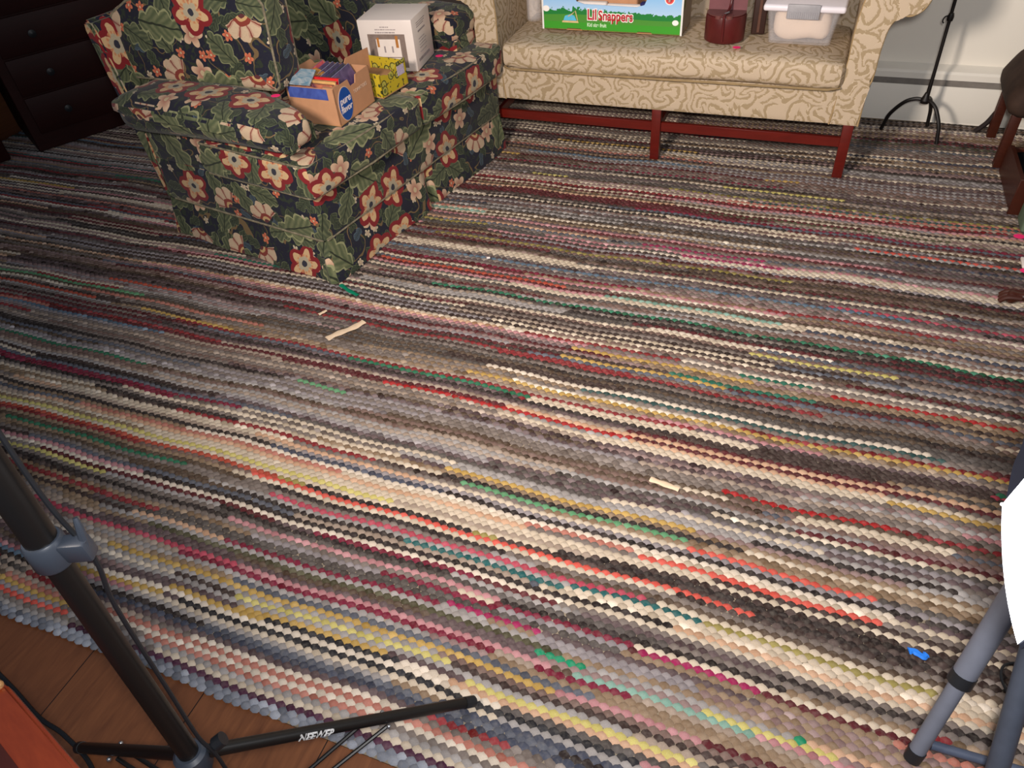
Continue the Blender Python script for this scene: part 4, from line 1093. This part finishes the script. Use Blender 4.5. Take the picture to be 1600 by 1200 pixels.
# ================================================================== RIGHT GREY STAND + SOFTBOX
GS = thing('softbox_stand', 'grey tubular stand with black rubber feet under the softbox, lower right', 'stand', (.56, 1.02, 0), 0)
def gl(x, y, z): return Vector((x - .56, y - 1.02, z))
hubg = gl(.535, 1.053, .60)
f1 = gl(.4425, .808, .012)
dd = hubg - f1
bm = bmesh.new(); tube(bm, [f1, f1 + dd * .40], .0160, 16); LG = obj('leg', bm, GREYM, GS, uv=False)
bm = bmesh.new(); tube(bm, [f1 - dd.normalized() * .012, f1 + dd.normalized() * .016], [.0165, .018], 16); obj('rubber_foot', bm, BLACKP, LG, uv=False)
j_ = f1 + dd * .335
bm = bmesh.new(); tube(bm, [j_ - dd.normalized() * .012, j_ + dd.normalized() * .014], .023, 16); obj('leg_lock', bm, BLACKP, LG, uv=False)
bm = bmesh.new(); tube(bm, [j_, hubg], .0215, 16); obj('upper_leg', bm, GREYM, LG, uv=False)
f2 = gl(.565, .735, .012); 
bm = bmesh.new(); tube(bm, [f2, f2 + (hubg - f2) * .99], .019, 16); LG = obj('leg', bm, plain('dark_grey_tube', (58, 64, 76), .5, .4), GS, uv=False)
bm = bmesh.new(); tube(bm, [f2 - Vector((0, 0, .012)), f2 + Vector((0, 0, .016))], .017, 16); obj('rubber_foot', bm, BLACKP, LG, uv=False)
f3 = gl(.82, 1.25, .012)
bm = bmesh.new(); tube(bm, [f3, f3 + (hubg - f3) * .99], .015, 16); LG = obj('leg', bm, GREYM, GS, uv=False)
bm = bmesh.new(); tube(bm, [f3 - Vector((0, 0, .012)), f3 + Vector((0, 0, .016))], .017, 16); obj('rubber_foot', bm, BLACKP, LG, uv=False)
bm = bmesh.new(); tube(bm, [gl(.472, .838, .018), gl(.64, .842, .018)], .010, 12); obj('spreader', bm, plain('slate_tube', (66, 74, 92), .5, .4), GS, uv=False)
bm = bmesh.new(); tube(bm, [hubg - Vector((0, 0, .03)), hubg + Vector((0, 0, .03))], .03, 20); obj('hub', bm, BLACKP, GS, uv=False)
bm = bmesh.new(); tube(bm, [hubg, gl(.60, .90, .98)], .012, 14); obj('column', bm, GREYM, GS, uv=False)
# softbox: diffuser facing left over the rug, lower far corner in view
n_ = Vector((-.985, 0, .174)).normalized()
A_ = Vector((.372, .880, .72))
ey = Vector((0, -1, 0)); ez = Vector((.174, .074, .982)).normalized(); ez = (ez - n_ * ez.dot(n_)).normalized()
SBX = thing('softbox', 'softbox lamp with a glowing white diffuser and black shell at the right edge', 'softbox lamp', tuple(A_), 0)
DIFF = emis('lit_diffuser', (250, 250, 255), 7.0)
SHELL = plain('black_softbox_cloth', (26, 30, 42), .6, .3)
SU, SVV = .235, .42
def sbp(u_, v_, w_=0): return ey * (u_ * SU) + ez * (v_ * SVV) - n_ * w_
bm = bmesh.new()
N_ = 16
def bow(u_, v_):
    b1 = .055 * (4 * v_ * (1 - v_)) * (1 - u_) - .0
    b2 = .055 * (4 * u_ * (1 - u_)) * (1 - v_)
    return u_ + .02 * 4 * v_ * (1 - v_) * (2 * u_ - 1), v_ + .032 * 4 * u_ * (1 - u_) * (2 * v_ - 1)
grid = []
for i in range(N_ + 1):
    row = []
    for j in range(N_ + 1):
        u_, v_ = i / N_, j / N_
        uu, vv = bow(u_, v_)
        row.append(bm.verts.new(sbp(uu, vv, -.012 * 16 * u_ * (1 - u_) * v_ * (1 - v_))))
    grid.append(row)
for i in range(N_):
    for j in range(N_): bm.faces.new((grid[i][j], grid[i + 1][j], grid[i + 1][j + 1], grid[i][j + 1]))
obj('diffuser', bm, DIFF, SBX, uv=False)
bm = bmesh.new()
edge = [grid_ for grid_ in ([(i / N_, 0) for i in range(N_)] + [(1, j / N_) for j in range(N_)] + [(1 - i / N_, 1) for i in range(N_)] + [(0, 1 - j / N_) for j in range(N_)])]
r0 = [bm.verts.new(sbp(*bow(*e_), .002)) for e_ in edge]
r1 = [bm.verts.new(sbp(.5 + (bow(*e_)[0] - .5) * 1.02, .5 + (bow(*e_)[1] - .5) * 1.02, .006)) for e_ in edge]
r2 = [bm.verts.new(sbp(.5 + (bow(*e_)[0] - .5) * .25, .5 + (bow(*e_)[1] - .5) * .25, .20)) for e_ in edge]
for a2, b2 in ((r0, r1), (r1, r2)):
    for k in range(len(edge)): bm.faces.new((a2[k], a2[(k + 1) % len(edge)], b2[(k + 1) % len(edge)], b2[k]))
bm.faces.new(r2)
obj('shell', bm, SHELL, SBX, uv=False)
# loose cloth flap standing out from the far edge of the shell
bm = bmesh.new()
fl = [(-.004 / SU, .004, 0.0), (-.053 / SU, .029 / SVV, .0), (-.071 / SU, .055 / SVV, .0), (-.095 / SU, .077 / SVV, .0), (-.13 / SU, .16 / SVV, .0), (-.12 / SU, .7, .0), (-.02, .98, .0)]
fo = smoothpts([Vector(q_) for q_ in fl], 4)
va = [bm.verts.new(sbp(q_.x, q_.y, q_.z + .004)) for q_ in fo]; vb = [bm.verts.new(sbp(.02, q_.y, .008)) for q_ in fo]
va2 = [bm.verts.new(sbp(q_.x, q_.y, q_.z + .007)) for q_ in fo]; vb2 = [bm.verts.new(sbp(.02, q_.y, .011)) for q_ in fo]
n9 = len(fo)
for k in range(n9 - 1):
    bm.faces.new((va[k], va[k + 1], vb[k + 1], vb[k])); bm.faces.new((va2[k], vb2[k], vb2[k + 1], va2[k + 1])); bm.faces.new((va[k], va2[k], va2[k + 1], va[k + 1])); bm.faces.new((vb[k], vb[k + 1], vb2[k + 1], vb2[k]))
obj('cloth_flap', bm, SHELL, SBX, uv=False)
bm = bmesh.new(); tube(bm, [sbp(0, 0, .0), sbp(-.03, -.012, .004)], .003, 8); obj('corner_tip', bm, STEEL, SBX, uv=False)
bm = bmesh.new(); tube(bm, smoothpts([(.72, 1.10, .004), (.669, 1.097, .004), (.63, 1.081, .004), (.619, 1.046, .004), (.636, .999, .004), (.66, .98, .004), (.74, .96, .004)], 8), .003, 8)
tag(obj('lamp_cable', bm, BLACKP, None, uv=False), 'thin black cable looping on the rug beside the grey stand', 'cable')

# ================================================================== RIGHT SIDE FURNITURE
FS = thing('footstool', 'dark worn leather topped stool on red brown wooden legs by the wall', 'stool', (.78, 3.70, 0), 0)
def stf(co):
    p = co.copy()
    if p.z > .30:
        k = (p.z - .30) / .13
        p.x += .05 * k * max(0, 1 - (p.x + .04) / .25)
        if p.y > 0: p.y -= .04 * k
    return p
leath = plain('worn_dark_leather', (50, 38, 32), .75, .15, nscale=14, var=.5)
obj('padded_top', cushion(-.045, .50, -.205, .205, .225, .425, .05, .01, 10, stf), leath, FS)
for (x_, y_) in ((0, .155), (.005, -.15), (.44, .155), (.44, -.15)):
    bm = bmesh.new()
    add_box(bm, x_ - .019, x_ + .019, y_ - .019, y_ + .019, 0, .26, .003, 2)
    add_box(bm, x_ - .021, x_ - .017, y_ - .005, y_ + .005, .02, .24)
    L_ = obj('leg', bm, CHAIRWOOD, FS)
bm = bmesh.new(); tube(bm, smoothpts([(-.004, .16, .13), (-.03, .165, .06), (-.065, .175, .01)], 5), [.012] * 11, 8); obj('toe_bracket', bm, plain('dark_toe', (34, 24, 24), .6, .3), FS, uv=False)
BX = thing('wood_trough', 'low red brown wooden box with black contents in front of the leather stool', 'box', (.79, 3.14, 0), 0)
bm = bmesh.new(); prism(bm, [(.0, .02), (.36, .0), (.36, .10), (.34, .13), (0, .15)], 'x', 0, .015); obj('side_panel', bm, CHAIRWOOD, BX)
bm = bmesh.new(); add_box(bm, 0, .42, -.012, 0, 0.0, .15, .002, 1); obj('end_panel', bm, CHAIRWOOD, BX)
bm = bmesh.new(); add_box(bm, 0, .42, .36, .372, 0.0, .11, .002, 1); obj('end_panel', bm, CHAIRWOOD, BX)
bm = bmesh.new(); add_box(bm, .405, .42, 0, .38, 0.0, .14, .002, 1); obj('side_panel', bm, CHAIRWOOD, BX)
bm = bmesh.new(); add_box(bm, .015, .405, 0, .38, 0.0, .015); obj('bottom_board', bm, CHAIRWOOD, BX, smooth=False)
bm = cushion(.025, .39, .012, .36, .022, .110, .03, .015, 8); tag(obj('black_cloth', bm, plain('black_wool', (16, 16, 17), .9, .1), None, uv=False), 'folded black cloth lying inside the low wooden box', 'cloth').location = (.79, 3.14, 0)
bm = bmesh.new(); add_box(bm, .822, .95, 2.985, 3.105, .002, .13, .012, 3)
tag(obj('green_tin', bm, plain('grey_green_paint', (92, 108, 88), .6, .3), None), 'grey green box on the rug in front of the low wooden box', 'box')
sticker((.818, 2.955, .006), .1, 'neon pink sticker on the rug beside the grey green box', .016)
bm = bmesh.new(); add_box(bm, .808, .93, 2.735, 2.80, .002, .012, .003, 2)
tag(obj('price_card', bm, WHITEP, None), 'small white card on the rug at the right edge above the claw foot', 'card')
sticker((.818, 2.715, .006), .1, 'neon pink sticker just below the white card at the right edge', .015)
CT2 = thing('pedestal_table', 'red brown pedestal table, only its carved claw foot in view at right edge', 'table', (1.12, 2.46, .003), 0)
bm = bmesh.new(); lathe(bm, [(.0001, .70), (.27, .70), (.28, .71), (.27, .722), (.0001, .722)], 40); obj('table_top', bm, CHAIRWOOD, CT2, uv=False)
bm = bmesh.new(); lathe(bm, [(.0001, .16), (.04, .16), (.05, .22), (.025, .28), (.03, .42), (.045, .5), (.022, .6), (.05, .70), (.0001, .70)], 24); obj('column', bm, CHAIRWOOD, CT2, uv=False)
for k in range(3):
    a_ = math.radians(172 + 120 * k); c_, s_ = math.cos(a_), math.sin(a_)
    bm = bmesh.new()
    P = [(.03, .20), (.12, .19), (.22, .115), (.30, .045), (.36, .022), (.392, .016)]
    tube(bm, smoothpts([(r_ * c_, r_ * s_, z_) for r_, z_ in P], 5), [.024] * 6 + [.02] * 8 + [.016] * 6 + [.02, .024, .024, .020, .014, .008], 12)
    L_ = obj('leg', bm, CHAIRWOOD, CT2, uv=False)
    for q_ in (-1, 0, 1):
        bm = bmesh.new(); aa = a_ + q_ * .05
        tube(bm, smoothpts([(.345 * math.cos(aa), .345 * math.sin(aa), .03), (.385 * math.cos(aa), .385 * math.sin(aa), .026), (.405 * math.cos(aa), .405 * math.sin(aa), .006)], 4), .009, 8); obj('claw', bm, CHAIRWOOD, L_, uv=False)

# ================================================================== DARK CHEST AND CORNER TABLE
DC = thing('chest_of_drawers', 'dark mahogany chest of drawers with round knobs behind the loveseat', 'chest', (-4.075, 2.45, .003), math.atan2(.872, .49))
z0 = 0
bm = bmesh.new(); add_box(bm, .22, 1.42, .006, .50, 0, .92, .004, 1); obj('carcase', bm, DARKWOOD, DC)
bm = bmesh.new(); add_box(bm, .20, 1.44, -.015, .51, .92, .945, .006, 2); obj('top_board', bm, DARKWOOD, DC)
for k, (za, zb) in enumerate(((.09, .28), (.29, .475), (.485, .665), (.675, .90))):
    bm = bmesh.new(); add_box(bm, .27, 1.37, -.006, .012, za, zb, .004, 2); DR = obj('drawer', bm, DARKWOOD, DC)
    for x_ in (.45, 1.19):
        bm = bmesh.new(); lathe(bm, [(.0001, 0), (.010, 0), (.008, .012), (.019, .02), (.019, .028), (.0001, .034)], 18); bm.transform(frame((x_, -.006, (za + zb) / 2), (1, 0, 0), (0, 0, 1))); obj('knob', bm, BLACKP, DR, uv=False)
TR = thing('storage_chest', 'nearly black wooden trunk in the dark corner left of the chest', 'trunk', (-4.12, 2.37, .003), math.atan2(.872, .49))
bm = bmesh.new(); add_box(bm, -.75, .17, .03, .5, 0, .42, .01, 2); obj('body', bm, DARKWOOD, TR)
bm = bmesh.new(); add_box(bm, -.76, .18, .02, .51, .425, .50, .02, 3); obj('lid', bm, DARKWOOD, TR)
bm = bmesh.new(); add_box(bm, -.02, .05, .018, .03, .14, .17, .003, 1); o = obj('clasp', bm, STEEL, TR); o['label'] = 'steel clasp'
ET = thing('end_table', 'dark wooden end table in the corner between the loveseat and camel sofa', 'table', (-2.29, 3.54, .002), 0)
bm = bmesh.new(); prism(bm, [(0, 0), (.64, 0), (.655, .16), (.655, .43), (0, .43)], 'z', .508, .53); obj('table_top', bm, DARKWOOD, ET, smooth=False)
bm = bmesh.new(); add_box(bm, .04, .61, .04, .39, .43, .508); obj('apron', bm, DARKWOOD, ET, smooth=False)
for x_, y_ in ((.06, .06), (.59, .06), (.06, .37), (.59, .37)):
    bm = bmesh.new(); add_box(bm, x_ - .02, x_ + .02, y_ - .02, y_ + .02, 0, .43, .003, 1); obj('leg', bm, DARKWOOD, ET)

# ================================================================== LIGHT
def area(name, loc, target, size, power, col):
    l = bpy.data.lights.new(name, 'AREA'); l.shape = 'SQUARE'; l.size = size; l.energy = power; l.color = col
    o = bpy.data.objects.new(name, l); C.objects.link(o); o.location = loc
    o.rotation_euler = (Vector(target) - Vector(loc)).to_track_quat('-Z', 'Y').to_euler()
    return o
k_ = area('key_softbox_light', (-1.15, .12, 1.80), (.25, 3.9, .75), .36, 54, (1.0, .87, .76)); k_.data.spread = math.radians(125)
area('camera_flash_light', (.06, -.02, 1.78), (.25, 1.9, 0), .14, 43, (1.0, .975, .96))
w = bpy.data.worlds.new('room_ambient'); bpy.context.scene.world = w; w.use_nodes = True
bg = w.node_tree.nodes['Background']; bg.inputs[0].default_value = (.70, .80, 1.0, 1); bg.inputs[1].default_value = .20

# ================================================================== CAMERA
cam = bpy.data.cameras.new('camera'); co = bpy.data.objects.new('camera', cam); C.objects.link(co)
cam.sensor_fit = 'HORIZONTAL'; cam.sensor_width = 36; cam.lens = 36 * 1155 / 1600; cam.clip_start = .02
Rx = Vector((0.93047638, 0.35895439, -0.07324924))       # image right in world axes
Dn = Vector((0.19406558, -0.65252846, -0.73249243))      # image down
Fw = Vector((-0.31072859, 0.66735175, -0.67682301))      # view direction
M = Matrix.Identity(4)
for i in range(3): M[i][0] = Rx[i]; M[i][1] = -Dn[i]; M[i][2] = -Fw[i]
M[0][3], M[1][3], M[2][3] = 0, 0, H
co.matrix_world = M
sc = bpy.context.scene
sc.camera = co
sc.view_settings.view_transform = 'Standard'; sc.view_settings.look = 'None'
sc.view_settings.exposure = 0.0; sc.view_settings.gamma = 1; sc.view_settings.use_curve_mapping = False
